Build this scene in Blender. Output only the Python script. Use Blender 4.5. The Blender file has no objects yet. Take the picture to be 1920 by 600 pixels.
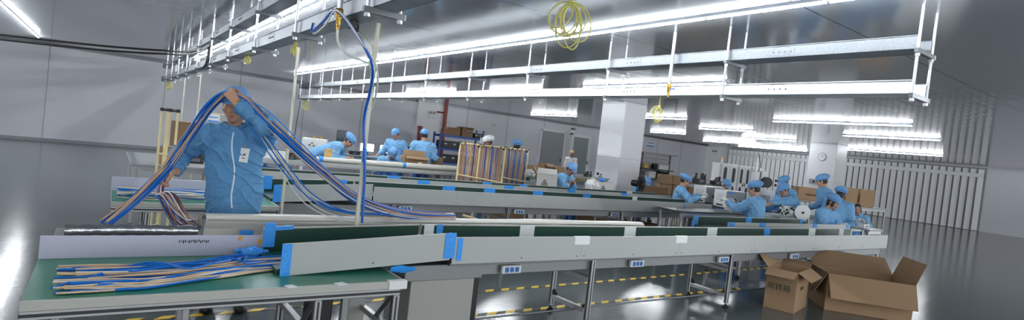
import bpy, bmesh, math, random
import numpy as np
from mathutils import Vector, Matrix
random.seed(7)
rng = np.random.default_rng(7)
SC = bpy.context.scene
COL = SC.collection
PI = math.pi

# ------------------------------------------------------------------ camera
CAM = (0.0, 0.0, 1.55)
cd = bpy.data.cameras.new('camera')
cam = bpy.data.objects.new('camera', cd)
COL.objects.link(cam)
SC.camera = cam
yaw, pit, rol = math.radians(53.94), math.radians(-1.43), math.radians(6.5)
fw = Vector((math.cos(pit)*math.cos(yaw), math.cos(pit)*math.sin(yaw), math.sin(pit)))
r0 = Vector((math.sin(yaw), -math.cos(yaw), 0)); u0 = r0.cross(fw)
rr = r0*math.cos(rol)+u0*math.sin(rol); uu = u0*math.cos(rol)-r0*math.sin(rol)
cam.matrix_world = Matrix(((rr.x, uu.x, -fw.x, CAM[0]), (rr.y, uu.y, -fw.y, CAM[1]), (rr.z, uu.z, -fw.z, CAM[2]), (0, 0, 0, 1)))
cd.sensor_fit = 'HORIZONTAL'; cd.sensor_width = 36.0
cd.lens = 1052.0/1920.0*36.0
cd.clip_start = 0.05; cd.clip_end = 200

# ------------------------------------------------------------------ materials
def lin(c):
    return tuple(((x/255.0)/12.92 if x/255.0 <= 0.04045 else (((x/255.0)+0.055)/1.055)**2.4) for x in c)

MATS = {}
def mat(name, rgb, rough=0.5, metal=0.0, var=0.0, vscale=8.0, bump=0.0, bscale=60.0, spec=0.5, emit=0.0, alpha=None, coat=0.0, stretch=None, trans=0.0):
    """procedural principled material: colour varied by noise, optional bump"""
    if name in MATS: return MATS[name]
    m = bpy.data.materials.new(name); m.use_nodes = True
    nt = m.node_tree; N = nt.nodes; L = nt.links
    b = N['Principled BSDF']
    c = lin(rgb)
    b.inputs['Base Color'].default_value = (*c, 1)
    b.inputs['Roughness'].default_value = rough
    b.inputs['Metallic'].default_value = metal
    b.inputs['Specular IOR Level'].default_value = spec
    b.inputs['Coat Weight'].default_value = coat
    b.inputs['Transmission Weight'].default_value = trans
    if alpha is not None: b.inputs['Alpha'].default_value = alpha
    tc = N.new('ShaderNodeTexCoord')
    src = tc.outputs['Object']
    if stretch:
        mp = N.new('ShaderNodeMapping'); mp.inputs['Scale'].default_value = stretch
        L.new(src, mp.inputs['Vector']); src = mp.outputs['Vector']
    if var > 0:
        no = N.new('ShaderNodeTexNoise'); no.inputs['Scale'].default_value = vscale; no.inputs['Detail'].default_value = 5
        L.new(src, no.inputs['Vector'])
        mx = N.new('ShaderNodeMix'); mx.data_type = 'RGBA'
        lo = tuple(max(0, x*(1-var)) for x in c); hi = tuple(min(1, x*(1+var)) for x in c)
        mx.inputs[6].default_value = (*lo, 1); mx.inputs[7].default_value = (*hi, 1)
        L.new(no.outputs['Fac'], mx.inputs[0]); L.new(mx.outputs[2], b.inputs['Base Color'])
    if bump > 0:
        n2 = N.new('ShaderNodeTexNoise'); n2.inputs['Scale'].default_value = bscale; n2.inputs['Detail'].default_value = 4
        L.new(src, n2.inputs['Vector'])
        bp = N.new('ShaderNodeBump'); bp.inputs['Strength'].default_value = bump; bp.inputs['Distance'].default_value = 0.02
        L.new(n2.outputs['Fac'], bp.inputs['Height']); L.new(bp.outputs['Normal'], b.inputs['Normal'])
    if emit > 0:
        b.inputs['Emission Color'].default_value = (*c, 1); b.inputs['Emission Strength'].default_value = emit
    MATS[name] = m
    return m

M = dict(
 wall=mat('painted_sandwich_panel', (214, 215, 221), .35, var=.05, vscale=.6),
 wallw=mat('white_panel', (236, 237, 240), .4, var=.03, vscale=.8),
 trim=mat('grey_trim', (150, 152, 156), .4),
 seam=mat('dark_joint', (70, 72, 76), .6),
 pillar=mat('white_pillar_paint', (226, 227, 230), .4, var=.03, vscale=1.0),
 panel=mat('pale_grey_powder_coat', (172, 176, 174), .38, var=.03, vscale=2.5),
 lav=mat('lavender_white_board', (186, 186, 204), .4, var=.04, vscale=3),
 dgreen=mat('dark_green_belt', (10, 58, 46), .38, var=.15, vscale=5, bump=.04, bscale=200),
 belt=mat('green_pvc_belt', (46, 122, 98), .33, var=.12, vscale=4, bump=.03, bscale=150),
 edge=mat('worn_white_edge', (178, 179, 172), .5, var=.06, vscale=20),
 alu=mat('aluminium_profile', (170, 172, 172), .32, metal=.85, var=.08, vscale=6),
 alud=mat('aluminium_groove', (60, 62, 64), .5, metal=.5),
 galv=mat('galvanised_sheet', (112, 117, 122), .45, metal=.6, var=.3, vscale=38),
 galvd=mat('galvanised_sheet_dull', (168, 174, 180), .4, metal=.7, var=.2, vscale=30),
 rod=mat('zinc_rod', (198, 202, 206), .3, metal=.6),
 steeld=mat('dark_steel_strut', (104, 108, 112), .4, metal=.7),
 black=mat('black_rubber', (16, 16, 18), .5),
 blackm=mat('black_matt_metal', (26, 27, 30), .45, var=.2, vscale=10),
 skirt=mat('grey_drive_cover', (158, 160, 154), .35, var=.04, vscale=1.5),
 rail=mat('grey_side_rail', (130, 132, 133), .36, metal=.4, var=.06, vscale=3),
 tape=mat('blue_adhesive_tape', (50, 150, 236), .45, var=.12, vscale=30, bump=.25, bscale=60),
 paper=mat('white_paper_tape', (226, 230, 230), .6, var=.04, vscale=30),
 socket=mat('socket_box_white', (206, 210, 212), .4),
 socketb=mat('socket_blue', (52, 112, 176), .4),
 pvc=mat('white_pvc_sheet', (204, 203, 195), .42, var=.03, vscale=3, bump=.05, bscale=6),
 trunk=mat('cream_trunking', (206, 204, 192), .45, var=.05, vscale=12),
 hoseb=mat('blue_air_hose', (22, 96, 190), .3),
 hosew=mat('clear_white_hose', (214, 222, 214), .25),
 yel=mat('yellow_cable', (204, 198, 112), .45),
 yg=mat('green_yellow_wire', (170, 180, 60), .45),
 brass=mat('brass', (190, 150, 70), .3, metal=.9),
 wtan=mat('tan_wire', (196, 158, 122), .45),
 wblue=mat('blue_wire', (26, 110, 198), .35),
 wblued=mat('deep_blue_wire', (24, 88, 172), .35),
 wbeige=mat('beige_wire', (214, 188, 156), .45),
 wpink2=mat('rosy_tan_wire', (184, 146, 124), .45),
 wpink=mat('pinkish_wire', (204, 168, 146), .45),
 wwhite=mat('clear_white_wire', (214, 216, 214), .3),
 wred=mat('brown_red_wire', (110, 44, 34), .45),
 clothshade=mat('blue_work_jacket_shaded', (92, 146, 190), .72, var=.14, vscale=9, bump=.6, bscale=20, spec=.35),  # darker copy of the jacket cloth, dimmer light painted into its colour
 cloth=mat('blue_work_jacket', (124, 176, 220), .75, var=.1, vscale=7, bump=.55, bscale=22, spec=.3),
 clothd=mat('blue_work_trousers', (76, 124, 192), .75, var=.08, vscale=7, bump=.25, bscale=20, spec=.3),
 capm=mat('blue_work_cap', (116, 166, 218), .75, var=.1, vscale=16, bump=.35, bscale=40, spec=.3),
 whitec=mat('white_cloth', (226, 226, 226), .8, var=.04, vscale=10, bump=.3, bscale=30, spec=.2),
 skin=mat('skin', (186, 144, 120), .5, var=.07, vscale=14, spec=.4),
 skind=mat('skin_tan', (160, 116, 92), .5, var=.07, vscale=14, spec=.4),
 lip=mat('lips', (158, 98, 82), .5),
 eyew=mat('eye_white', (220, 216, 210), .3),
 eyeb=mat('eye_dark', (20, 16, 14), .2),
 hair=mat('black_hair', (18, 16, 16), .45, var=.3, vscale=60, bump=.4, bscale=120),
 shoe=mat('black_shoe', (20, 20, 22), .5),
 glove=mat('white_glove', (222, 224, 222), .8, bump=.2, bscale=60),
 band=mat('yellow_wristband', (230, 164, 30), .5),
 zipm=mat('pale_zip', (214, 226, 232), .5),
 card=mat('cardboard', (150, 122, 92), .8, var=.09, vscale=4, bump=.05, bscale=40),
 cardd=mat('cardboard_brown', (126, 100, 74), .8, var=.1, vscale=4, bump=.05, bscale=40),
 cardi=mat('cardboard_inner', (140, 114, 86), .85, var=.08, vscale=5),
 cardw=mat('white_carton', (212, 210, 206), .7, var=.04, vscale=5),
 ink=mat('dark_ink', (34, 44, 40), .8),
 inkg=mat('green_black_ink', (30, 62, 46), .8),
 cream=mat('cream_plastic_pipe', (226, 210, 160), .4),
 bluesteel=mat('blue_shelf_steel', (26, 70, 140), .4, metal=.2),
 bin=mat('black_plastic_bin', (22, 24, 28), .45),
 screen=mat('lit_screen', (236, 240, 244), .3, emit=.75),
 mach=mat('machine_white', (224, 226, 226), .38, var=.03, vscale=3),
 machg=mat('machine_grey', (150, 154, 158), .4, var=.05, vscale=3),
 glassd=mat('dark_window_glass', (52, 60, 62), .12, spec=.7),
 glassg=mat('grey_glass_pane', (150, 160, 164), .12, spec=.7),
 red=mat('red_painted_pipe', (140, 34, 32), .4),
 blind=mat('white_vertical_blind', (238, 239, 240), .6),
 wood=mat('pale_wood', (214, 182, 122), .6, var=.12, vscale=12),
 desk=mat('dark_table_top', (60, 66, 66), .35, var=.1, vscale=6),
 deskg=mat('green_table_mat', (86, 128, 112), .4, var=.08, vscale=6),
 silver=mat('silver_film', (180, 184, 184), .22, metal=.9, bump=.6, bscale=14),
 signb=mat('sign_blue', (70, 140, 220), .5),
 orange=mat('amber_lamp', (240, 170, 40), .4),
)
def tube_mat():
    m = bpy.data.materials.new('lit_tube'); m.use_nodes = True
    b = m.node_tree.nodes['Principled BSDF']
    b.inputs['Base Color'].default_value = (.9, .9, .9, 1)
    b.inputs['Emission Color'].default_value = (.93, .97, 1, 1)
    b.inputs['Emission Strength'].default_value = TUBE_W
    return m
TUBE_W = 27.0
M['tube'] = tube_mat()

# ------------------------------------------------------------------ mesh builder
class MB:
    def __init__(s): s.v = []; s.f = []; s.mi = []; s.cur = 0
    def add(s, vs, fs):
        o = len(s.v); s.v += [tuple(map(float, v)) for v in vs]
        s.f += [tuple(i+o for i in f) for f in fs]; s.mi += [s.cur]*len(fs); return s
    def box(s, c, d, rz=0.0, bev=0.0, rot=None):
        x, y, z = d[0]/2, d[1]/2, d[2]/2
        b = min(bev, x*.9, y*.9, z*.9)
        R = rot if rot is not None else Matrix.Rotation(rz, 3, 'Z')
        C = Vector(c)
        if b <= 0:
            P = [(-x,-y,-z),(x,-y,-z),(x,y,-z),(-x,y,-z),(-x,-y,z),(x,-y,z),(x,y,z),(-x,y,z)]
            F = [(0,3,2,1),(4,5,6,7),(0,1,5,4),(1,2,6,5),(2,3,7,6),(3,0,4,7)]
        else:
            P = []; ix = {}
            for sx in (-1, 1):
                for sy in (-1, 1):
                    for sz in (-1, 1):
                        for a, p in ((0, (sx*x, sy*(y-b), sz*(z-b))), (1, (sx*(x-b), sy*y, sz*(z-b))), (2, (sx*(x-b), sy*(y-b), sz*z))):
                            ix[(sx, sy, sz, a)] = len(P); P.append(p)
            F = []
            def q(*k):
                f = [ix[i] for i in k]
                a, b_, c_ = Vector(P[f[0]]), Vector(P[f[1]]), Vector(P[f[2]])
                n = (b_-a).cross(c_-a); cen = sum((Vector(P[i]) for i in f), Vector())/len(f)
                F.append(tuple(f) if n.dot(cen) > 0 else tuple(reversed(f)))
            for sg in (-1, 1):
                q((sg,-1,-1,0),(sg,1,-1,0),(sg,1,1,0),(sg,-1,1,0))
                q((-1,sg,-1,1),(1,sg,-1,1),(1,sg,1,1),(-1,sg,1,1))
                q((-1,-1,sg,2),(1,-1,sg,2),(1,1,sg,2),(-1,1,sg,2))
                for s2 in (-1, 1):
                    q((sg,s2,-1,0),(sg,s2,1,0),(sg,s2,1,1),(sg,s2,-1,1))
                    q((sg,-1,s2,0),(sg,1,s2,0),(sg,1,s2,2),(sg,-1,s2,2))
                    q((-1,sg,s2,1),(1,sg,s2,1),(1,sg,s2,2),(-1,sg,s2,2))
                    for s3 in (-1, 1):
                        q((sg,s2,s3,0),(sg,s2,s3,1),(sg,s2,s3,2))
        return s.add([C + R @ Vector(p) for p in P], F)
    def bb(s, lo, hi, bev=0.0):
        return s.box([(a+b)/2 for a, b in zip(lo, hi)], [abs(b-a) for a, b in zip(lo, hi)], bev=bev)
    def tube(s, pts, r, n=6, cap=True, rv=None):
        pts = [Vector(p) for p in pts]; k = len(pts)
        t0 = (pts[1]-pts[0]).normalized()
        up = Vector((0, 0, 1)) if abs(t0.z) < .9 else Vector((1, 0, 0))
        nrm = t0.cross(up).normalized(); V = []; F = []
        for i, p in enumerate(pts):
            t = (pts[min(i+1, k-1)]-pts[max(i-1, 0)])
            t = t.normalized() if t.length > 1e-9 else t0
            nrm = (nrm - t*nrm.dot(t));  nrm = nrm.normalized() if nrm.length > 1e-6 else t.orthogonal().normalized()
            bn = t.cross(nrm); ri = rv[i] if rv else r
            for j in range(n):
                a = 2*PI*j/n; V.append(p + (nrm*math.cos(a)+bn*math.sin(a))*ri)
        for i in range(k-1):
            for j in range(n):
                F.append((i*n+j, i*n+(j+1) % n, (i+1)*n+(j+1) % n, (i+1)*n+j))
        if cap: F += [tuple(range(n-1, -1, -1)), tuple((k-1)*n+j for j in range(n))]
        return s.add(V, F)
    def cyl(s, a, b, r, n=12, r2=None): return s.tube([a, b], r, n, rv=[r, r if r2 is None else r2])
    def lathe(s, prof, c=(0, 0, 0), n=20, axis='Z'):
        V = []; F = []; k = len(prof)
        for r, z in prof:
            for j in range(n):
                a = 2*PI*j/n; p = (r*math.cos(a), r*math.sin(a), z)
                if axis == 'Y': p = (p[0], p[2], p[1])
                if axis == 'X': p = (p[2], p[0], p[1])
                V.append((c[0]+p[0], c[1]+p[1], c[2]+p[2]))
        for i in range(k-1):
            for j in range(n): F.append((i*n+j, i*n+(j+1) % n, (i+1)*n+(j+1) % n, (i+1)*n+j))
        F += [tuple(range(n-1, -1, -1)), tuple((k-1)*n+j for j in range(n))]
        if axis == 'Y': F = [tuple(reversed(f)) for f in F]
        return s.add(V, F)
    def sheet(s, prof, x0, x1, th, seg=1, wob=None):
        """profile (y,z) polyline extruded along x with thickness th"""
        k = len(prof); off = []
        for i in range(k):
            a = Vector(prof[max(i-1, 0)]); b = Vector(prof[min(i+1, k-1)]); t = (b-a).normalized(); off.append(Vector((-t.y, t.x))*th)
        V = []; F = []
        for q in range(seg+1):
            x = x0+(x1-x0)*q/seg
            for i in range(k):
                w = wob(x, i) if wob else (0, 0)
                V.append((x, prof[i][0]+w[0], prof[i][1]+w[1]))
            for i in range(k):
                w = wob(x, i) if wob else (0, 0)
                V.append((x, prof[i][0]+off[i].x+w[0], prof[i][1]+off[i].y+w[1]))
        m = 2*k
        for q in range(seg):
            for i in range(k-1):
                F.append((q*m+i, q*m+i+1, (q+1)*m+i+1, (q+1)*m+i)); F.append((q*m+k+i, (q+1)*m+k+i, (q+1)*m+k+i+1, q*m+k+i+1))
            F.append((q*m, (q+1)*m, (q+1)*m+k, q*m+k)); F.append((q*m+k-1, q*m+2*k-1, (q+1)*m+2*k-1, (q+1)*m+k-1))
        for q in (0, seg):
            for i in range(k-1): F.append((q*m+i, q*m+k+i, q*m+k+i+1, q*m+i+1) if q == 0 else (q*m+i, q*m+i+1, q*m+k+i+1, q*m+k+i))
        return s.add(V, F)
    def poly(s, pts): return s.add(pts, [tuple(range(len(pts)))])
    def build(s, name, m, parent=None, loc=None, rz=0.0, smooth=35):
        me = bpy.data.meshes.new(name); me.from_pydata(s.v, [], s.f)
        for x in (m if isinstance(m, (list, tuple)) else [m]): me.materials.append(x)
        if any(s.mi): me.polygons.foreach_set('material_index', s.mi)
        if smooth:
            me.polygons.foreach_set('use_smooth', [True]*len(me.polygons)); me.set_sharp_from_angle(angle=math.radians(smooth))
        me.update()
        o = bpy.data.objects.new(name, me); COL.objects.link(o)
        if parent is not None: o.parent = parent
        if loc is not None: o.location = loc
        if rz: o.rotation_euler = (0, 0, rz)
        return o

def root(name, label, cat, loc=(0, 0, 0), rz=0.0, group=None):
    o = bpy.data.objects.new(name, None); COL.objects.link(o); o.empty_display_size = .1
    o.location = loc; o.rotation_euler = (0, 0, rz); return tag(o, label, cat, group)
def tag(o, label, cat, group=None, kind=None):
    o['label'] = label; o['category'] = cat
    if group: o['group'] = group
    if kind: o['kind'] = kind
    return o
def struct(name, mb, m, parent=None, **k):
    o = mb.build(name, m, parent, **k)
    if parent is None: o['kind'] = 'structure'
    return o
def spline(pts, n=8):
    pts = [Vector(p) for p in pts]; P = [pts[0]*2-pts[1]]+pts+[pts[-1]*2-pts[-2]]; out = []
    for i in range(1, len(P)-2):
        a, b, c, d = P[i-1:i+3]
        for k in range(n):
            t = k/n
            out.append(.5*((2*b)+(c-a)*t+(2*a-5*b+4*c-d)*t*t+(3*b-a-3*c+d)*t**3))
    out.append(pts[-1]); return out
def copy_tree(o, parent=None):
    c = o.copy(); COL.objects.link(c); c.parent = parent
    for ch in list(o.children): copy_tree(ch, c)
    return c
def text(s, size, m, parent, loc, rot, name='printed_text'):
    cu = bpy.data.curves.new(name, 'FONT'); cu.body = s; cu.size = size; cu.extrude = .0006; cu.align_x = 'CENTER'; cu.align_y = 'CENTER'
    tmp = bpy.data.objects.new('tmp_text', cu); COL.objects.link(tmp)
    bpy.context.view_layer.update()
    me = bpy.data.meshes.new_from_object(tmp.evaluated_get(bpy.context.evaluated_depsgraph_get()))
    bpy.data.objects.remove(tmp); me.materials.clear(); me.materials.append(m)
    o = bpy.data.objects.new(name, me); COL.objects.link(o); o.parent = parent; o.location = loc; o.rotation_euler = rot
    return o
# ------------------------------------------------------------------ room
HC = 3.12
def floor_mat():
    m = bpy.data.materials.new('epoxy_floor'); m.use_nodes = True; nt = m.node_tree; N = nt.nodes; L = nt.links; b = N['Principled BSDF']
    tc = N.new('ShaderNodeTexCoord'); no = N.new('ShaderNodeTexNoise'); no.inputs['Scale'].default_value = .9; no.inputs['Detail'].default_value = 6
    L.new(tc.outputs['Object'], no.inputs['Vector'])
    mx = N.new('ShaderNodeMix'); mx.data_type = 'RGBA'; mx.inputs[6].default_value = (*lin((62, 70, 72)), 1); mx.inputs[7].default_value = (*lin((80, 88, 89)), 1)
    L.new(no.outputs['Fac'], mx.inputs[0]); L.new(mx.outputs[2], b.inputs['Base Color'])
    b.inputs['Roughness'].default_value = .16; b.inputs['Specular IOR Level'].default_value = .6
    n2 = N.new('ShaderNodeTexNoise'); n2.inputs['Scale'].default_value = 14; L.new(tc.outputs['Object'], n2.inputs['Vector'])
    bp = N.new('ShaderNodeBump'); bp.inputs['Strength'].default_value = .05; bp.inputs['Distance'].default_value = .02
    L.new(n2.outputs['Fac'], bp.inputs['Height']); L.new(bp.outputs['Normal'], b.inputs['Normal'])
    return m
def ceil_mat():
    m = bpy.data.materials.new('glossy_ceiling_panel'); m.use_nodes = True; nt = m.node_tree; N = nt.nodes; L = nt.links; b = N['Principled BSDF']
    tc = N.new('ShaderNodeTexCoord'); sp = N.new('ShaderNodeSeparateXYZ'); L.new(tc.outputs['Object'], sp.inputs[0])
    # panel joints: wide panels running along x, 2.45 m apart
    a = N.new('ShaderNodeMath'); a.operation = 'ADD'; a.inputs[1].default_value = -2.72; L.new(sp.outputs['Y'], a.inputs[0])
    d = N.new('ShaderNodeMath'); d.operation = 'DIVIDE'; d.inputs[1].default_value = 2.45; L.new(a.outputs[0], d.inputs[0])
    f = N.new('ShaderNodeMath'); f.operation = 'FRACT'; L.new(d.outputs[0], f.inputs[0])
    lt = N.new('ShaderNodeMath'); lt.operation = 'LESS_THAN'; lt.inputs[1].default_value = .006; L.new(f.outputs[0], lt.inputs[0])
    no = N.new('ShaderNodeTexNoise'); no.inputs['Scale'].default_value = .5; no.inputs['Detail'].default_value = 3
    L.new(tc.outputs['Object'], no.inputs['Vector'])
    m1 = N.new('ShaderNodeMix'); m1.data_type = 'RGBA'; m1.inputs[6].default_value = (*lin((172, 176, 183)), 1); m1.inputs[7].default_value = (*lin((186, 190, 196)), 1)
    L.new(no.outputs['Fac'], m1.inputs[0])
    m2 = N.new('ShaderNodeMix'); m2.data_type = 'RGBA'; m2.inputs[7].default_value = (*lin((62, 66, 72)), 1)
    L.new(lt.outputs[0], m2.inputs[0]); L.new(m1.outputs[2], m2.inputs[6]); L.new(m2.outputs[2], b.inputs['Base Color'])
    b.inputs['Roughness'].default_value = .1; b.inputs['Specular IOR Level'].default_value = .9; b.inputs['Metallic'].default_value = .3
    mp = N.new('ShaderNodeMapping'); mp.inputs['Scale'].default_value = (.6, 5, 1); L.new(tc.outputs['Object'], mp.inputs['Vector'])
    n2 = N.new('ShaderNodeTexNoise'); n2.inputs['Scale'].default_value = 2.0; n2.inputs['Detail'].default_value = 2; L.new(mp.outputs['Vector'], n2.inputs['Vector'])
    bp = N.new('ShaderNodeBump'); bp.inputs['Strength'].default_value = .06; bp.inputs['Distance'].default_value = .03
    L.new(n2.outputs['Fac'], bp.inputs['Height']); L.new(bp.outputs['Normal'], b.inputs['Normal'])
    return m
def tape_mat():
    m = bpy.data.materials.new('hazard_stripe_tape'); m.use_nodes = True; nt = m.node_tree; N = nt.nodes; L = nt.links; b = N['Principled BSDF']
    tc = N.new('ShaderNodeTexCoord'); sp = N.new('ShaderNodeSeparateXYZ'); L.new(tc.outputs['Object'], sp.inputs[0])
    a = N.new('ShaderNodeMath'); a.operation = 'SUBTRACT'; L.new(sp.outputs['X'], a.inputs[0]); L.new(sp.outputs['Y'], a.inputs[1])
    d = N.new('ShaderNodeMath'); d.operation = 'DIVIDE'; d.inputs[1].default_value = .21; L.new(a.outputs[0], d.inputs[0])
    f = N.new('ShaderNodeMath'); f.operation = 'FRACT'; L.new(d.outputs[0], f.inputs[0])
    lt = N.new('ShaderNodeMath'); lt.operation = 'LESS_THAN'; lt.inputs[1].default_value = .5; L.new(f.outputs[0], lt.inputs[0])
    mx = N.new('ShaderNodeMix'); mx.data_type = 'RGBA'; mx.inputs[6].default_value = (*lin((24, 24, 26)), 1); mx.inputs[7].default_value = (*lin((232, 190, 40)), 1)
    L.new(lt.outputs[0], mx.inputs[0]); L.new(mx.outputs[2], b.inputs['Base Color']); b.inputs['Roughness'].default_value = .4
    return m
struct('floor', MB().bb((-4.0, -3.0, -.1), (34.5, 23.4, 0)), floor_mat(), smooth=0)
struct('ceiling', MB().bb((-4.0, -3.0, HC), (34.5, 23.4, HC+.1)), ceil_mat(), smooth=0)
wb = MB().bb((-4.0, 23.4, 0), (34.5, 23.55, HC))
ob = struct('wall_back', wb, M['wall'], smooth=0)
jm = MB()
for x in (-1.6, 1.6, 4.0, 6.4, 8.8, 14.1, 16.5, 18.9, 25.8, 28.2, 30.6): jm.bb((x-.008, 23.385, 0), (x+.008, 23.4, HC))
jm.build('panel_joint', M['trim'], ob)
struct('wall_right', MB().bb((34.5, -3.0, 0), (34.65, 23.4, HC)), M['wall'], smooth=0)
struct('wall_left', MB().bb((-4.15, -3.0, 0), (-4.0, 23.4, HC)), M['wallw'], smooth=0)
struct('trim_1', MB().bb((-4.0, 23.33, HC-.07), (34.5, 23.4, HC)), M['steeld'], smooth=0)      # cornice along the back wall
struct('trim_2', MB().bb((11.35, 23.2, 0), (12.9, 23.4, HC)), M['wallw'], smooth=0)            # white pilaster by the door
struct('trim_3', MB().bb((33.4, 22.4, 0), (34.5, 23.4, HC)), M['wallw'], smooth=0)             # pilaster in the far corner
struct('baseboard_back', MB().bb((-4.0, 23.36, 0), (34.5, 23.4, .1)), M['trim'], smooth=0)
def pillar(x0, y0, x1, y1):
    o = struct('pillar', MB().bb((x0, y0, 0), (x1, y1, HC), bev=.012), M['pillar'])
    MB().bb((x0-.012, y0-.012, 0), (x1+.012, y1+.012, .1)).build('base_skirting', M['trim'], o, smooth=0)
    jj = MB()
    for z in (1.55,): jj.bb((x0-.001, y0-.001, z), (x1+.001, y1+.001, z+.006))
    jj.build('panel_joint', M['trim'], o, smooth=0)
    return o
pillar(11.43, 10.72, 12.30, 11.62)
pillar(24.0, 10.75, 24.9, 11.85)
# hazard tapes on the floor
for i, (y, x0, x1) in enumerate(((4.9, -.6, 12.0), (4.15, 1.9, 7.0), (6.1, 8.2, 14.0))):
    a = math.atan(.0264) if i == 0 else 0.0                # the first strip runs slightly askew
    struct('trim_%d' % (i+4), MB().bb((x0, -.03, 0), (x1, .03, .0025)), tape_mat(), loc=(0, y-(.17 if i == 0 else 0), 0), rz=a, smooth=0)
# windows with vertical blinds in the right wall
def window(n, y0, y1):
    w = MB().bb((34.44, y0, 0), (34.5, y1, HC-.05)); o = struct('window_%d' % n, w, M['machg'], smooth=0)
    b = MB(); k = int((y1-y0)/.3)
    for i in range(k):
        y = y0+(i+.5)*(y1-y0)/k
        b.box((34.3, y, HC/2-.05), (.015, .23, HC-.15), rz=.45+.1*random.random())
    b.build('vertical_blind', M['blind'], o, smooth=0)
    MB().bb((34.18, y0+.05, 2.6), (34.24, y1-.1, 2.78)).build('cross_rail', M['mach'], o, smooth=0)
    return o
window(1, 16.8, 22.3); window(2, 8.5, 15.3)
# doors in the back wall
def door(n, x0, x1, z1, panes, mm):
    o = struct('door_%d' % n, MB().bb((x0, 23.3, 0), (x1, 23.36, z1)), mm, smooth=0)
    f = MB(); t = .07
    f.bb((x0-t, 23.24, 0), (x0, 23.4, z1+t)); f.bb((x1, 23.24, 0), (x1+t, 23.4, z1+t)); f.bb((x0-t, 23.24, z1), (x1+t, 23.4, z1+t))
    f.build('door_frame', M['wallw'], o, smooth=0)
    for (a, b, c, d) in panes: MB().bb((a, 23.28, c), (b, 23.31, d)).build('glass_pane', M['glassg'], o, smooth=0)
    MB().bb((x1-.12, 23.22, 1.0), (x1-.08, 23.3, 1.15), bev=.01).build('door_handle', M['steeld'], o)
    return o
door(1, 11.75, 12.5, 1.95, [(11.83, 12.42, .9, 1.88)], M['wallw'])
door(2, 18.7, 20.3, 2.55, [], M['machg'])
door(3, 20.9, 22.3, 2.55, [(21.05, 22.15, .4, 2.45)], M['wallw'])

# ------------------------------------------------------------------ ceiling lights
def light_row(name, label, x, y0, y1, z=3.075, n=None):
    o = root(name, label, 'ceiling light', (x, y0, z))
    n = n or max(1, round((y1-y0)/1.2)); L = (y1-y0)/n
    MB().bb((-.008, 0, .01), (.008, y1-y0, .045), bev=.002).build('housing', M['steeld'], o)
    for i in range(n):
        MB().tube([(0, i*L+.015, -.006), (0, (i+1)*L-.015, -.006)], .0095, 8).build('lit_tube', M['tube'], o)
    return o
light_row('linear_light', 'long unbroken ceiling light line above the far cable trays', 4.87, 1.2, 19.3)
light_row('linear_light', 'long ceiling light line beside the near left cable trays', 2.07, 5.0, 20.0)
light_row('tube_light', 'ceiling tube light partly hidden behind the far cable trays', 8.75, 5.9, 9.6)
light_row('tube_light', 'short ceiling tube light above the grey door, left of the white pillar', 15.7, 17.4, 20.5)
light_row('tube_light', 'ceiling tube light just right of the white pillar, nearest to the hanging yellow coil', 15.4, 11.7, 14.6)
light_row('tube_light', 'ceiling tube light below the yellow coil, right of the white pillar', 22.7, 17.2, 19.4)
light_row('tube_light', 'ceiling tube light above the white twin cabinets, second from the tray', 19.0, 11.5, 13.8)
light_row('tube_light', 'ceiling tube light over the blinds, longest of the lower left ones', 27.5, 16.4, 19.6)
light_row('tube_light', 'ceiling tube light nearest below the far tray on the far right', 15.15, 5.2, 8.6)
light_row('tube_light', 'ceiling tube light just left of the far square pillar top', 23.0, 11.95, 14.4)
light_row('tube_light', 'lowest and farthest ceiling tube light in front of the blinds', 30.7, 15.3, 19.4)
light_row('tube_light', 'ceiling tube light right of the far square pillar, higher one', 19.0, 5.8, 8.4)
light_row('tube_light', 'ceiling tube light right of the far square pillar, lower one', 26.7, 8.0, 11.6)

light_row('tube_light', 'ceiling tube light glowing just above the crossing tray, left of the hanger over the racks', 9.15, 11.6, 14.1)
light_row('tube_light', 'ceiling tube light glowing behind the far end of the crossing tray', 9.2, 16.2, 20.0)
light_row('linear_light', 'added ceiling light line beside the left wall', -1.7, 3.0, 21.0)  # added row to brighten the left of the room, no known fixture
for lab, x, y0, y1 in (('added unseen ceiling light line behind the viewer, nearer one', 4.87, -2.8, .4), ('added unseen ceiling light line behind the viewer, over the far half of the room', 12.4, -2.8, 2.0)):  # unseen rows added as fill light from behind the camera
    light_row('linear_light', lab, x, y0, y1)

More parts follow.
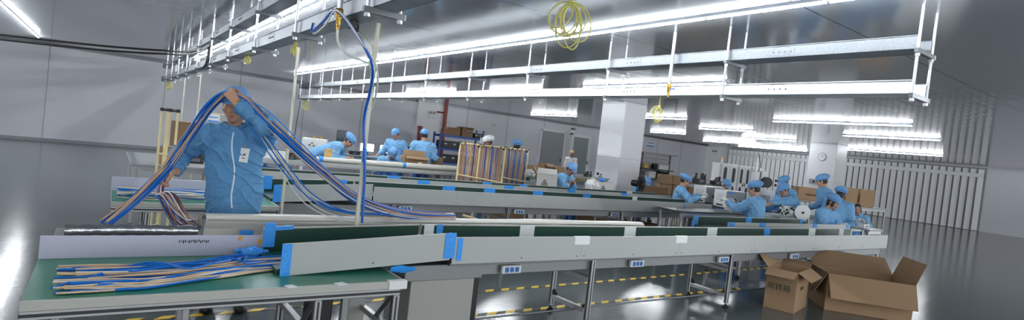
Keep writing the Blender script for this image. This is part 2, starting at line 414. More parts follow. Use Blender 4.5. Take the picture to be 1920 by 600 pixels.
# ------------------------------------------------------------------ cable trays
def cable_tray(label, x0, y0, y1, hangs, mm, sp=.315, zu=2.73, bw=.016):
    o = root('cable_tray', label, 'cable tray', (x0, 0, 0))
    w = sp-.065
    for z0, m_ in ((2.372, mm[0]), (zu+.022, mm[1])):
        c = MB()
        c.bb((.03, y0, z0), (.03+w, y1, z0+.003)); c.bb((.03, y0, z0), (.034, y1, z0+.115)); c.bb((.026+w, y0, z0), (.03+w, y1, z0+.115))
        c.bb((.02, y0, z0+.111), (.034, y1, z0+.118)); c.bb((.026+w, y0, z0+.111), (.04+w, y1, z0+.118))
        t = c.build('tray_channel', m_, o, smooth=0)
        y = y0+1.2
        while y < y1-.2:                                   # joint plates with bolt rows
            MB().bb((.027, y-.13, z0+.02), (.03, y+.13, z0+.095)).build('joint_plate', m_, t, smooth=0)
            k = MB()
            for q in range(4): k.cyl((.028, y-.09+q*.06, z0+.055), (.018, y-.09+q*.06, z0+.055), .008, 6)
            k.build('bolt_row', M['steeld'], t, smooth=0)
            k = MB(); k.tube([(.0275, y+.1*math.cos(a_), z0+.06+.05*math.sin(a_)) for a_ in np.linspace(.2, PI-.2, 11)], .0022, 4); k.build('stamped_arc', M['steeld'], t, smooth=0)
            y += 2.0
    for y in hangs:
        for x in (0.0, sp):
            MB().cyl((x, y, 2.34), (x, y, HC), .0125, 8).build('hanger_rod', M['rod'], o)
        for z in (2.35, zu):
            MB().bb((-.03, y-bw, z-bw), (sp+.03, y+bw, z+.021)).build('strut_bracket', M['steeld'], o, smooth=0)
            for x in (0.0, sp): MB().cyl((x, y, z-.045), (x, y, z-.02), .02, 6).build('hanger_nut', M['rod'], o)
            MB().bb((sp+.03, y-.02, z-.02), (sp+.037, y+.02, z+.02)).build('bracket_cap', M['paper'], o, smooth=0)
    for z in (zu+.02, 2.37):
        MB().bb((.0, y1, z-.02), (sp, y1+.02, z+.14)).build('end_plate', M['galv'], o, smooth=0)
    return o
M['traywhite'] = mat('pale_zinc_tray', (228, 231, 234), .4, metal=.25, var=.1, vscale=30)
HY = [3.70+1.8*i for i in range(10)]
cable_tray('double galvanised cable tray on hanger rods above the man with wires', 1.36, 1.4, 21.6, [1.9]+HY, (M['galvd'], M['galvd']), sp=.235, zu=2.785, bw=.02)
cable_tray('double galvanised cable tray crossing below the long ceiling light', 5.44, 1.9, 20.7, [1.9]+HY[:-1]+[19.4, 20.5], (M['traywhite'], M['galv']))

# ------------------------------------------------------------------ conveyors
def profile_leg(mb, x, y, z0, z1, w=.044):
    mb.bb((x-w/2, y-w/2, z0), (x+w/2, y+w/2, z1), bev=.004)
def conveyor(label, x0, x1, yf, yb, joints, ramp=0.0, zt=.83, tapes=(), strips=(), legs=(), sockets=(), end_cover=None, back_end=None, front_tapes=(), back_x0=None, inner='dgreen', name='conveyor_line'):
    o = root(name, label, 'conveyor', (0, 0, 0)); zb = zt-.195; xr = x0+ramp
    be = back_end or x1; bx = x0 if back_x0 is None else back_x0
    # belt bed
    b = MB(); b.bb((xr, yf+.03, zb+.04), (min(x1, be), yb-.03, zb+.075))
    if ramp:
        b.add([(x0-.02, yf+.03, zb-.035), (xr, yf+.03, zb+.04), (xr, yb-.03, zb+.04), (x0-.02, yb-.03, zb-.035), (x0-.02, yf+.03, zb-.0), (xr, yf+.03, zb+.075), (xr, yb-.03, zb+.075), (x0-.02, yb-.03, zb-.0)],
              [(0,3,2,1),(4,5,6,7),(0,1,5,4),(1,2,6,5),(2,3,7,6),(3,0,4,7)])
    b.build('belt', M['dgreen'], o, smooth=0)
    def sheet_panel(xa, xb, y0, y1, dza, dzb, nm, mm, z0=zb, z1=zt, ep=True):
        p = MB().add([(xa,y0,z0+dza),(xb,y0,z0+dzb),(xb,y1,z0+dzb),(xa,y1,z0+dza),(xa,y0,z1+dza),(xb,y0,z1+dzb),(xb,y1,z1+dzb),(xa,y1,z1+dza)],
                     [(0,3,2,1),(4,5,6,7),(0,1,5,4),(1,2,6,5),(2,3,7,6),(3,0,4,7)]).build(nm, mm, o, smooth=0)
        return p
    xs = [xr]+[j for j in joints if xr < j < x1]+[x1]
    segs = ([(x0, xr-.02, -.037, .032)] if ramp else [])+[(a+.001, b_-.001, 0, 0) for a, b_ in zip(xs[:-1], xs[1:])]
    for i, (a, b_, da, db) in enumerate(segs):
        p = sheet_panel(a, b_, yf, yf+.012, da, db, 'side_panel', M['panel'])
        e = MB(); e.add([(a,yf-.002,zt+da-.004),(b_,yf-.002,zt+db-.004),(b_,yf+.016,zt+db-.004),(a,yf+.016,zt+da-.004),(a,yf-.002,zt+da+.004),(b_,yf-.002,zt+db+.004),(b_,yf+.016,zt+db+.004),(a,yf+.016,zt+da+.004)],
                        [(0,3,2,1),(4,5,6,7),(0,1,5,4),(1,2,6,5),(2,3,7,6),(3,0,4,7)]); e.build('edge_strip', M['edge'], p, smooth=0)
        s_ = MB(); n = max(2, round((b_-a)/.6)+1)
        for q in range(n):
            x = a+.04+(b_-a-.08)*q/(n-1); dz = da+(db-da)*(x-a)/(b_-a)
            s_.cyl((x, yf+.002, zb+.03+dz), (x, yf-.004, zb+.03+dz), .006, 8)
        s_.build('screw_head', M['steeld'], p, smooth=0)
    # far side panel with dark green lining
    bs = ([(bx, xr-.02, -.037, .0)] if ramp else [])+[(xr if ramp else bx, be, 0, 0)]
    for a, b_, da, db in bs:
        p = sheet_panel(a, b_, yb, yb+.012, da, db, 'side_panel', M['panel'])
        q = sheet_panel(a+.01, b_-.003, yb-.008, yb-.0005, da, db, 'green_lining', M[inner], z0=zb, z1=zt-.006); q.parent = p
        e = MB(); e.add([(a,yb-.012,zt+da-.003),(b_,yb-.012,zt+db-.003),(b_,yb+.014,zt+db-.003),(a,yb+.014,zt+da-.003),(a,yb-.012,zt+da+.004),(b_,yb-.012,zt+db+.004),(b_,yb+.014,zt+db+.004),(a,yb+.014,zt+da+.004)],
                        [(0,3,2,1),(4,5,6,7),(0,1,5,4),(1,2,6,5),(2,3,7,6),(3,0,4,7)]); e.build('edge_strip', M['edge'], p, smooth=0)
    for x, w, kind in strips:
        MB().bb((x-w/2, yb-.0125, zb+.03), (x+w/2, yb-.009, zt+.005), bev=.001).build('joint_strip' if kind == 'paper' else 'tape_strip', M[kind], o, smooth=0)
    for x, w, z0, z1 in front_tapes:
        MB().bb((x-w/2, yf-.005, z0), (x+w/2, yf-.0005, z1), bev=.001).build('tape_strip', M['tape'] if w < .3 else M['paper'], o, smooth=0)
    for x, w in tapes:                                   # blue tape over the outer top edge of the far side
        MB().bb((x-w/2, yf-.006, zt-.055), (x+w/2, yf+.02, zt+.006), bev=.001).build('tape_strip', M['tape'], o, smooth=0)
    # underframe
    MB().bb((xr if ramp else x0, yf+.02, zb-.02), (x1, yb+.0, zb+.02)).build('bed_pan', M['steeld'], o, smooth=0)  # dark material paints in the shade of the gap below the panel
    for y in (yf+.1, yb-.07):
        MB().bb(((xr+.3 if ramp else x0), y-.02, zb-.115), (x1-.02, y+.02, zb-.02), bev=.004).build('side_rail', M['rail'], o, smooth=0)
    for lx in legs:
        for y in (yf+.06, yb+.02):
            l = MB(); profile_leg(l, lx, y, .05, zb-.02); lo = l.build('support_leg', M['alu'], o)
            g = MB(); g.bb((lx-.006, y-.0235, .06), (lx+.006, y+.0235, zb-.03)); g.bb((lx-.0235, y-.006, .06), (lx+.0235, y+.006, zb-.03)); g.build('profile_groove', M['alud'], lo, smooth=0)
            MB().lathe([(.034, 0), (.036, .012), (.02, .028), (.011, .03), (.011, .06)], (lx, y, 0), 14).build('levelling_foot', M['black'], lo)
        for z in (.14, .43):
            c = MB(); c.bb((lx-.02, yf+.082, z-.022), (lx+.02, yb-.002, z+.022), bev=.004); c.build('cross_bar', M['alu'], o)
        k = MB()
        for y, sg in ((yf+.082, 1), (yb-.002, -1)):
            k.add([(lx-.018, y, .165), (lx+.018, y, .165), (lx+.018, y+sg*.045, .165), (lx-.018, y+sg*.045, .165), (lx-.018, y, .21), (lx+.018, y, .21)], [(0,1,2,3),(0,4,5,1),(3,2,5,4),(0,3,4),(1,5,2)])
        k.build('corner_bracket', M['blackm'], o, smooth=0)
    if len(legs) > 1:
        MB().cyl((legs[0]-1.2, yf+.2, .125), (legs[-1]+.9, yf+.2, .125), .009, 8).build('tie_rod', M['steeld'], o)
    for sx in sockets:
        s_ = MB().bb((sx-.095, yf+.035, zb-.105), (sx+.095, yf+.07, zb-.04), bev=.005).build('socket_box', M['socket'], o)
        q = MB()
        for d in (-.05, 0, .05): q.bb((sx+d-.019, yf+.031, zb-.094), (sx+d+.019, yf+.036, zb-.052), bev=.003)
        q.build('socket_insert', M['socketb'], s_)
        q = MB()
        for d in (-.05, 0, .05):
            for e_ in (-.007, .007): q.bb((sx+d+e_-.002, yf+.0295, zb-.08), (sx+d+e_+.002, yf+.0315, zb-.066))
        q.build('socket_slot', M['black'], s_, smooth=0)
    return o
C1 = conveyor('nearest grey conveyor line with dark green inner wall, crossing the foreground', .93, 9.9, 3.53, 4.07,
     joints=[3.42, 4.78, 6.15, 7.6, 9.0], ramp=1.2,
     strips=[(2.2, .09, 'paper'), (2.30, .06, 'tape'), (3.22, .17, 'paper'), (4.62, .18, 'paper'), (6.1, .2, 'paper'), (7.35, .16, 'tape'), (8.6, .2, 'paper'), (9.55, .16, 'paper'), (.972, .075, 'tape')],
     legs=(3.64, 5.82, 7.97), sockets=(2.72, 4.22, 5.65, 7.2, 8.5), front_tapes=[(.955, .06, .598, .8), (2.1, .09, .68, .868), (2.185, .045, .66, .83)])
for x in (3.42, 4.80): MB().bb((x-.09, 3.526, .765), (x+.09, 3.548, .838), bev=.001).build('joint_paper', M['paper'], C1, smooth=0)
for xa, xb, z0, z1 in ((.955, 1.13, .778, .803),):
    MB().add([(xa, 4.056, z0), (xb, 4.056, z0+.012), (xb, 4.056, z1+.012), (xa, 4.056, z1), (xa, 4.085, z1+.002), (xb, 4.085, z1+.014)], [(0,1,2,3),(3,2,5,4)]).build('tape_strip', M['tape'], C1, smooth=0)
# drive cover cabinet below the near line
dc = MB().bb((1.86, 3.61, .06), (2.40, 4.02, .5), bev=.004).build('drive_cover', M['skirt'], C1)
MB().bb((1.80, 3.60, .5), (2.46, 4.03, .615), bev=.004).build('cover_lip', M['rail'], C1)
MB().bb((2.401, 3.615, .0), (2.45, 4.015, .5), bev=.003).build('cover_side', M['black'], C1)
MB().bb((1.9, 3.64, 0), (2.38, 4.0, .06)).build('cover_plinth', M['blackm'], C1)
# the end table of the near line
def end_table(label, x0, x1, y0, y1, z, legs, lav=None):
    o = root('belt_table', label, 'work table', (0, 0, 0))
    MB().bb((x0, y0+.02, z-.03), (x1-.015, y1, z), bev=.006).build('belt_top', M['belt'], o)
    MB().bb((x0, y0, z-.045), (x1, y0+.02, z+.003), bev=.003).build('edge_strip', M['edge'], o)
    MB().bb((x1-.015, y0, z-.045), (x1, y1, z+.003), bev=.003).build('edge_strip', M['edge'], o)
    for ya, za in ((y0+.01, z-.045), (y1-.06, z-.03)): MB().bb((x0, ya, z-.09), (x1-.03, ya+.04, za), bev=.003).build('frame_profile', M['alu'], o)
    g = MB(); g.bb((x0, y0+.007, z-.075), (x1-.03, y0+.011, z-.06)); g.build('profile_groove', M['alud'], o, smooth=0)
    for lx in legs:
        for y in (y0+.035, y1-.05):
            l = MB(); profile_leg(l, lx, y, .05, z-.09); lo = l.build('support_leg', M['alu'], o)
            g = MB(); g.bb((lx-.006, y-.0235, .06), (lx+.006, y+.0235, z-.1)); g.bb((lx-.0235, y-.006, .06), (lx+.0235, y+.006, z-.1)); g.build('profile_groove', M['alud'], lo, smooth=0)
            MB().lathe([(.034, 0), (.036, .012), (.02, .028), (.011, .03), (.011, .06)], (lx, y, 0), 14).build('levelling_foot', M['black'], lo)
        MB().bb((lx-.02, y0+.06, .25), (lx+.02, y1-.07, .29), bev=.003).build('cross_bar', M['alu'], o)
        d = MB(); d.tube([(lx, y0+.08, z-.11), (lx, y0+.33, z-.34)], .02, 4); d.build('diagonal_brace', M['alu'], o)
    return o
T1 = end_table('green belt table at the near left, carrying the heap of wires', -.25, 1.65, 3.27, 4.14, .6, (1.1, 1.60))
for x, w in ((.93, .05), (1.22, .06)): MB().box((x, 3.285, .604), (w, .05, .004), rz=.3).build('paper_scrap', M['paper'], T1)
MB().bb((1.53, 3.262, .552), (1.655, 3.31, .607), bev=.002).build('corner_cover', M['mach'], T1)
MB().bb((1.2, 3.7, .1), (1.34, 3.9, .5), bev=.01).build('motor_mount', M['blackm'], T1)
MB().bb((1.42, 3.75, .0), (1.47, 3.79, .55), bev=.004).build('inner_post', M['alu'], T1)
MB().bb((1.47, 3.82, .0), (1.62, 3.85, .55), bev=.004).build('rear_sheet', M['skirt'], T1)
MB().bb((-.25, 4.12, .6), (.97, 4.135, .735), bev=.002).build('lavender_board', M['lav'], T1)
q = MB()
for i in range(16):
    q.bb((.44+i*.011, 4.1185, .69+.006*math.sin(i*2.1)), (.446+i*.011, 4.1197, .70+.008*random.random()))
for x, z in ((.79, .705), (.915, .685)): MB().box((x+.01, 4.1192, z+.01), (.022, .0012, .03), rot=Matrix.Rotation(.3, 3, 'Y')).build('yellow_sticker', M['band'], T1, smooth=0)
q.build('ink_scribble', M['ink'], T1, smooth=0)

C2 = conveyor('second grey conveyor line, behind the man holding wires', 1.62, 10.05, 6.76, 7.46,
     joints=[4.05, 5.35, 6.7, 8.0, 9.4], ramp=1.2, legs=(5.0, 7.5), sockets=(3.3, 5.2, 7.3),
     strips=[(2.6, .22, 'tape'), (4.3, .22, 'tape'), (5.05, .22, 'tape'), (6.05, .22, 'tape'), (7.2, .2, 'tape'), (8.5, .14, 'paper'), (1.7, .1, 'tape')],
     front_tapes=[(1.655, .09, .6, .8), (9.15, .05, .72, .8)])
MB().bb((1.7, 6.86, .06), (3.1, 7.3, .58), bev=.004).build('drive_cover', M['rail'], C2)
MB().bb((1.75, 6.9, 0), (3.05, 7.25, .06)).build('cover_plinth', M['blackm'], C2)
T2 = end_table('pale green belt table with wires left of the man, end of the second line', .1, 1.61, 6.42, 7.3, .6, (.4, 1.5))
MB().bb((.1, 7.24, .6), (1.55, 7.26, .75), bev=.002).build('lavender_board', M['lav'], T2)
C3 = conveyor('third grey conveyor line, in front of the wire racks', 1.2, 10.5, 8.1, 8.6,
     joints=[2.6, 4.0, 5.4, 6.8, 8.2, 9.4], legs=(2.4, 4.8, 7.2, 9.6), sockets=(2.0, 5.0),
     tapes=[(4.2, .22), (7.4, .2), (8.9, .18), (5.9, .2)], strips=[(3.9, .24, 'tape'), (5.75, .2, 'tape'), (6.6, .2, 'tape'), (7.9, .18, 'tape'), (9.6, .18, 'paper')])
C4 = conveyor('short conveyor line at right with blue taped ends, behind the nearest line', 7.12, 10.9, 4.5, 5.06, joints=[8.6, 10.0], legs=(7.6, 9.6), zt=.825,
     strips=[(7.16, .09, 'tape'), (8.55, .17, 'tape'), (10.25, .1, 'tape')], back_end=10.32, tapes=[(7.2, .14), (8.0, .16), (9.6, .14), (10.8, .1)])

# white PVC trough along the near line
o = root('plastic_trough', 'long rolled white plastic trough lying behind the nearest conveyor line', 'plastic trough', (0, 0, 0))
prof = [(4.56, .775), (4.5, .81), (4.43, .832), (4.36, .842), (4.318, .835), (4.3, .815), (4.305, .79), (4.33, .765), (4.365, .73), (4.37, .69), (4.35, .655), (4.31, .63)]
MB().sheet(prof, .61, 5.13, .008, seg=60, wob=lambda x, i: (.004*math.sin(3*x+i), .004*math.sin(2.1*x)+.003*math.sin(5.3*x+.5*i))).build('curved_sheet', M['pvc'], o)
e = MB()
for x in [(.62+.1*i) for i in range(45)]: e.bb((x, 4.298+.002*math.sin(x*9), .806+.003*math.sin(x*5)), (x+.098, 4.301, .809+.003*math.sin(x*5)))
e.build('dark_fold_line', M['seam'], o, smooth=0)
for x in (1.2, 2.3, 3.62, 4.9):
    b = MB(); b.bb((x-.015, 4.09, .605), (x+.015, 4.4, .63)); b.bb((x-.015, 4.38, .625), (x+.015, 4.4, .72)); b.build('support_bracket', M['steeld'], o, smooth=0)
MB().bb((.83, 4.303, .69), (.92, 4.312, .735), bev=.001).build('tape_patch', M['tape'], o)
# ------------------------------------------------------------------ implicit-surface figures
def V3(*a): return np.array(a, float)
def nrm(v): return v/np.linalg.norm(v)
def rc(P, a, b, ra, rb, fl=None):
    a = np.asarray(a, float); b = np.asarray(b, float)
    if fl is not None:
        n, s = fl
        P = P+np.outer((P-a)@n, n)*(s-1); b = b+n*((b-a)@n)*(s-1)
    ba = b-a; L2 = max(ba@ba, 1e-9)
    h = np.clip(((P-a)@ba)/L2, 0, 1)
    return np.linalg.norm(P-a-h[:, None]*ba, axis=1)-(ra+(rb-ra)*h)
def el(P, c, r, R=None):
    q = P-np.asarray(c, float)
    if R is not None: q = q@R
    r = np.asarray(r, float); k0 = np.linalg.norm(q/r, axis=1); k1 = np.linalg.norm(q/r**2, axis=1)
    return k0*(k0-1)/np.maximum(k1, 1e-6)
def smin(a, b, k):
    h = np.clip(.5+.5*(b-a)/k, 0, 1); return b+(a-b)*h-k*h*(1-h)
def smax(a, b, k): return -smin(-a, -b, k)
def snet(f, lo, hi, h, B=12):
    """naive surface nets, only evaluating blocks near the surface"""
    lo = np.asarray(lo, float); n = np.ceil((np.asarray(hi)-lo)/h).astype(int)+1
    nb = -(-n//B); n = nb*B+1
    V = np.ones(tuple(n), np.float32)
    bi = np.stack(np.meshgrid(*[np.arange(k) for k in nb], indexing='ij'), -1).reshape(-1, 3)
    cen = lo+(bi*B+B/2)*h; d = f(cen); R = B*h*.87
    near = np.abs(d) < R*1.9+.02
    for b, dd, nr in zip(bi, d, near):
        if not nr and dd < 0: V[b[0]*B:b[0]*B+B+1, b[1]*B:b[1]*B+B+1, b[2]*B:b[2]*B+B+1] = -1
    loc = np.stack(np.meshgrid(*[np.arange(B+1)]*3, indexing='ij'), -1).reshape(-1, 3)
    nbk = bi[near]
    for s0 in range(0, len(nbk), 40):
        ch = nbk[s0:s0+40]
        I = (ch[:, None, :]*B+loc[None]).reshape(-1, 3)
        V[I[:, 0], I[:, 1], I[:, 2]] = f(lo+I*h)
    S = V < 0
    c = [S[i:S.shape[0]-1+i, j:S.shape[1]-1+j, k:S.shape[2]-1+k] for i in (0, 1) for j in (0, 1) for k in (0, 1)]
    an = c[0].copy(); al = c[0].copy()
    for x in c[1:]: an |= x; al &= x
    idx = np.argwhere(an & ~al)
    if len(idx) == 0: return [], []
    acc = np.zeros((len(idx), 3)); cnt = np.zeros(len(idx))
    corn = [(i, j, k) for i in (0, 1) for j in (0, 1) for k in (0, 1)]
    vals = {q: V[idx[:, 0]+q[0], idx[:, 1]+q[1], idx[:, 2]+q[2]].astype(float) for q in corn}
    for a in corn:
        for ax in range(3):
            if a[ax] == 0:
                b = list(a); b[ax] = 1; b = tuple(b)
                va, vb = vals[a], vals[b]; m = (va < 0) != (vb < 0)
                t = np.where(m, va/np.where(m, va-vb, 1), 0)
                p = np.array(a, float)[None]+np.zeros((len(idx), 1)); p[:, ax] = t
                acc[m] += p[m]; cnt[m] += 1
    ver = lo+(idx+acc/cnt[:, None])*h
    cid = -np.ones(tuple(np.array(S.shape)-1), int); cid[idx[:, 0], idx[:, 1], idx[:, 2]] = np.arange(len(idx))
    F = []
    for ax in range(3):
        o1, o2 = [(1, 2), (2, 0), (0, 1)][ax]
        sl0 = [slice(None)]*3; sl1 = [slice(None)]*3; sl0[ax] = slice(0, -1); sl1[ax] = slice(1, None)
        d = S[tuple(sl0)] != S[tuple(sl1)]
        e = np.argwhere(d)
        ok = (e[:, o1] >= 1) & (e[:, o2] >= 1) & (e[:, o1] < cid.shape[o1]) & (e[:, o2] < cid.shape[o2]); e = e[ok]
        def g(d1, d2):
            q = e.copy(); q[:, o1] -= d1; q[:, o2] -= d2; return cid[q[:, 0], q[:, 1], q[:, 2]]
        Q = np.stack([g(1, 1), g(0, 1), g(0, 0), g(1, 0)], 1)
        ins = S[e[:, 0], e[:, 1], e[:, 2]]
        Q[~ins] = Q[~ins][:, ::-1]
        F.append(Q[(Q >= 0).all(1)])
    return ver, np.concatenate(F)
def sdf_obj(name, f, lo, hi, h, m, parent, smooth=180, post=None):
    v, q = snet(f, lo, hi, h)
    me = bpy.data.meshes.new(name)
    if len(v):
        me.vertices.add(len(v)); me.vertices.foreach_set('co', np.asarray(v, np.float32).ravel())
        me.loops.add(len(q)*4); me.polygons.add(len(q))
        me.loops.foreach_set('vertex_index', q.ravel().astype(np.int32))
        me.polygons.foreach_set('loop_start', np.arange(0, len(q)*4, 4, dtype=np.int32))
        me.polygons.foreach_set('loop_total', np.full(len(q), 4, np.int32))
        for x in (m if isinstance(m, (list, tuple)) else [m]): me.materials.append(x)
        if post is not None:
            me.polygons.foreach_set('material_index', post(v[q].mean(1)).astype(np.int32))
        me.polygons.foreach_set('use_smooth', np.ones(len(q), bool))
        me.update(calc_edges=True); me.validate()
    o = bpy.data.objects.new(name, me); COL.objects.link(o); o.parent = parent
    return o
def ik(a, t, l1, l2, pole):
    d = t-a; L = np.linalg.norm(d); L = min(L, (l1+l2)*.995); u = nrm(d)
    x = (l1*l1-l2*l2+L*L)/(2*L); hgt = math.sqrt(max(l1*l1-x*x, 1e-6))
    p = pole-u*(pole@u); return a+u*x+nrm(p)*hgt, a+u*L
def hand_prims(w, d, pn, side, curl=.6, sc=1.0, spread=.06):
    """w wrist, d direction wrist->knuckles, pn palm normal (fingers close towards it), side: direction of the thumb"""
    d = nrm(d); pn = nrm(pn-d*(pn@d)); s = nrm(side-d*(side@d)-pn*(side@pn)); pr = []
    k = sc
    for j, u in enumerate((.030, .010, -.010, -.029)):
        base = w+d*.085*k+s*u*k
        pr.append((w+d*.012*k+s*u*.55*k, base, .0135*k, .0115*k))
        Ls = [(.043, .027, .021), (.048, .031, .022), (.045, .029, .021), (.035, .022, .019)][j]
        p = base; ang = 0; dirv = nrm(d+s*spread*(1.5-j)*.6)
        for q, L in enumerate(Ls):
            ang += curl*(1.0, 1.35, .9)[q]*(1+.06*(j-1.5))
            v = dirv*math.cos(ang)+pn*math.sin(ang); e = p+v*L*k
            pr.append((p, e, (.0105-.0014*q)*k, (.0098-.0016*q)*k)); p = e
    tb = w+d*.022*k+s*.026*k+pn*.006*k
    t1 = tb+(d*.55+s*.62+pn*.35)*.045*k; t2 = t1+nrm(d*.85+s*.1+pn*(.25+curl*.4))*.034*k; t3 = t2+nrm(d*.75-s*(.1+.35*curl)+pn*(.2+curl*.45))*.027*k
    pr += [(tb, t1, .0155*k, .013*k), (t1, t2, .0122*k, .011*k), (t2, t3, .0108*k, .0092*k)]
    return pr
STRIPE = None
def person(label, pos, face, pz=.90, lean=.0, side=0.0, twist=0.0, hp=0.0, hy=0.0, L=None, R=None, Lp=None, Rp=None, sit=False, cap='brim', hairlen=0, gloves=False,
           h=.011, skin='skin', shirt='cloth', trousers='clothd', capm='capm', Lh=None, Rh=None, Lcurl=.55, Rcurl=.55, fem=False, name='person', sc=1.0, shoes=True, wr=1.0, bulk=1.0, al=1.0, head=None):
    """pos floor point, face = heading angle (deg, 0 = +x); local frame: +y front, +x the person's right"""
    fr = V3(0, 1, 0)
    sp = nrm(V3(math.sin(side), math.sin(lean), math.cos(lean)))
    if head is not None:                                  # put the skull at a given place, whatever the pose
        cf0 = nrm(fr-sp*(fr@sp)); hd0 = nrm(sp*.75+V3(0, .0, .55)+cf0*.12)
        hf0 = nrm(V3(math.sin(-hy)*math.cos(hp), math.cos(hy)*math.cos(hp), math.sin(hp)))
        up0 = V3(0, 0, 1)+sp*.3; hu0 = nrm(up0-hf0*(up0@hf0))
        off = sp*.50*sc+hd0*.06*sc+hu0*.125*sc+hf0*.018*sc
        dz = head[2]-off[2]-pz; pz += dz
        if L is not None: L = (L[0], L[1], L[2]+dz)
        if R is not None: R = (R[0], R[1], R[2]+dz)
        a0 = math.radians(face-90); c0, s0 = math.cos(a0), math.sin(a0)
        pos = (head[0]-(c0*off[0]-s0*off[1]), head[1]-(s0*off[0]+c0*off[1]))
    rt = root(name, label, 'person', (pos[0], pos[1], 0), math.radians(face-90))
    pel = V3(0, 0, pz)
    rgt = V3(math.cos(twist), -math.sin(twist)*math.cos(lean), math.sin(twist)*math.sin(lean)); rgt = nrm(rgt-sp*(rgt@sp)*1.0)
    cf = nrm(np.cross(sp, rgt))                                       # chest front
    if cf@fr < 0: cf = -cf
    chest = pel+sp*.36*sc; neck = pel+sp*.50*sc
    sw = (.165 if fem else .185)*sc
    shR = pel+sp*.445*sc+rgt*sw; shL = pel+sp*.445*sc-rgt*sw
    hd = nrm(sp*.75+V3(0, .0, .55)+cf*.12); hb = neck+hd*.06*sc
    # head frame
    hf = nrm(V3(math.sin(-hy)*math.cos(hp), math.cos(hy)*math.cos(hp), math.sin(hp)))
    hu = nrm(V3(0, 0, 1)+sp*.3-hf*((V3(0, 0, 1)+sp*.3)@hf)); hr = np.cross(hf, hu)
    HR = np.stack([hr, hf, hu], 1)                                     # columns: right, front, up
    hc = hb+hu*.125*sc+hf*.018*sc                                      # centre of the skull
    hs = sc*(.97 if fem else 1.0)
    if L is None: L = V3(-.26, .1, pz-.08)
    if R is None: R = V3(.26, .1, pz-.08)
    L = np.asarray(L, float); R = np.asarray(R, float)
    eL, wL = ik(shL, L, .285*sc*al, .25*sc*al, np.asarray(Lp, float) if Lp is not None else V3(-.5, -.35, -.8))
    eR, wR = ik(shR, R, .285*sc*al, .25*sc*al, np.asarray(Rp, float) if Rp is not None else V3(.5, -.35, -.8))
    # legs
    legs = []
    for sg in (-1, 1):
        hip = pel+V3(sg*.095, 0, -.03)
        if sit:
            kn = hip+V3(sg*.05, .42, .0); an = V3(kn[0], kn[1]-.04, .08)
        else:
            an = V3(sg*.12, -.0, .085); m = (hip+an)/2; kn = m+V3(0, .03, 0)
        legs.append((hip, kn, an))
    def hands():
        pr = []
        for w, e, spec, curl, sg in ((wL, eL, Lh, Lcurl, -1), (wR, eR, Rh, Rcurl, 1)):
            d = nrm(w-e)
            if spec is None: dd, pn, sd = d, nrm(V3(0, .2, -1)+V3(-sg*.6, 0, 0)), V3(-sg*.7, .5, .3)
            else: dd, pn, sd = [np.asarray(x, float) for x in spec]
            pr.append(hand_prims(w+dd*.005, dd, pn, sd, curl, sc))
        return pr
    HP = hands()
    def headf(P):
        q = (P-hc)@HR/hs
        d = el(q, (0, -.012, .012), (.076, .096, .102))
        d = smin(d, el(q, (0, .022, -.052), (.058, .066, .062)), .035)
        d = smin(d, el(q, (0, .058, -.098), (.026, .022, .018)), .03)               # chin
        d = smin(d, rc(q, (0, .082, .008), (0, .103, -.034), .008, .0135), .014)    # nose
        d = smin(d, el(q, (.013, .094, -.036), (.009, .011, .007)), .008); d = smin(d, el(q, (-.013, .094, -.036), (.009, .011, .007)), .008)
        d = smin(d, rc(q, (-.034, .078, .024), (.034, .078, .024), .01, .01), .018)  # brow
        for sx in (-1, 1):
            d = smax(d, -el(q, (sx*.031, .094, .006), (.017, .016, .0095)), .012)
            d = smin(d, el(q, (sx*.031, .074, .005), (.0135, .0125, .0115)), .003)  # eyeball and lids
            d = smin(d, el(q, (sx*.048, .06, -.022), (.022, .022, .018)), .02)      # cheek
            d = smin(d, el(q, (sx*.079, -.008, -.008), (.009, .02, .031)), .006)    # ear
            d = smax(d, -el(q, (sx*.089, -.004, -.006), (.006, .011, .018)), .004)
        d = smin(d, el(q, (0, .083, -.064), (.023, .011, .0065)), .005); d = smin(d, el(q, (0, .081, -.0765), (.02, .011, .007)), .005)
        d = smax(d, -el(q, (0, .094, -.0702), (.021, .007, .0018)), .003)
        return d*hs
    def bodyf(P):
        d = headf(P)
        d = smin(d, rc(P, neck-sp*.03, hc-hu*.04*hs-hf*.02, .056*sc, .052*sc), .025)
        d = smin(d, rc(P, neck-sp*.06, pel, .07*sc, .09*sc, (cf, 1.3)), .04)
        d = smin(d, rc(P, shL-rgt*-.04, shR+rgt*-.04, .04, .04), .04)
        for s_, e_, w_ in ((shL, eL, wL), (shR, eR, wR)):
            d = smin(d, rc(P, s_, e_, .04*sc, .036*sc), .02); d = smin(d, rc(P, e_, w_, .037*sc, .0265*sc), .02)
        for hip, kn, an in legs:
            d = smin(d, rc(P, hip, kn, .062, .046), .03); d = smin(d, rc(P, kn, an, .045, .034), .02)
        if not gloves:
            for pr in HP:
                hd_ = None
                for k, (a, b, ra, rb) in enumerate(pr):
                    x = rc(P, a, b, ra, rb); hd_ = x if hd_ is None else smin(hd_, x, .005)
                d = smin(d, hd_, .012)
        return d
    allp = np.array([hc+hu*.2, hc-hu*.2, hc+hf*.18, hc-hf*.18, hc+hr*.14, hc-hr*.14, wL, wR, eL, eR, shL, shR, pel+V3(.2, .2, 0), pel-V3(.2, .2, 0)]+[q for l in legs for q in l]+[b for pr in HP for _, b, _, _ in pr])
    lo = allp.min(0)-.1; hi = allp.max(0)+.1; lo[2] = max(lo[2], .0)
    def lips(c):
        q = (c-hc)@HR/hs
        return ((np.abs(q[:, 0]) < .019) & (np.abs(q[:, 2]+.0705) < .0095) & (q[:, 1] > .07)).astype(int)
    sdf_obj('body', bodyf, lo, hi, h, [M[skin], M['lip']], rt, post=lips)
    # jacket
    k1 = V3(9, 5, 16)*1.0; k2 = V3(-13, 8, 9); k3 = V3(21, -17, 25)
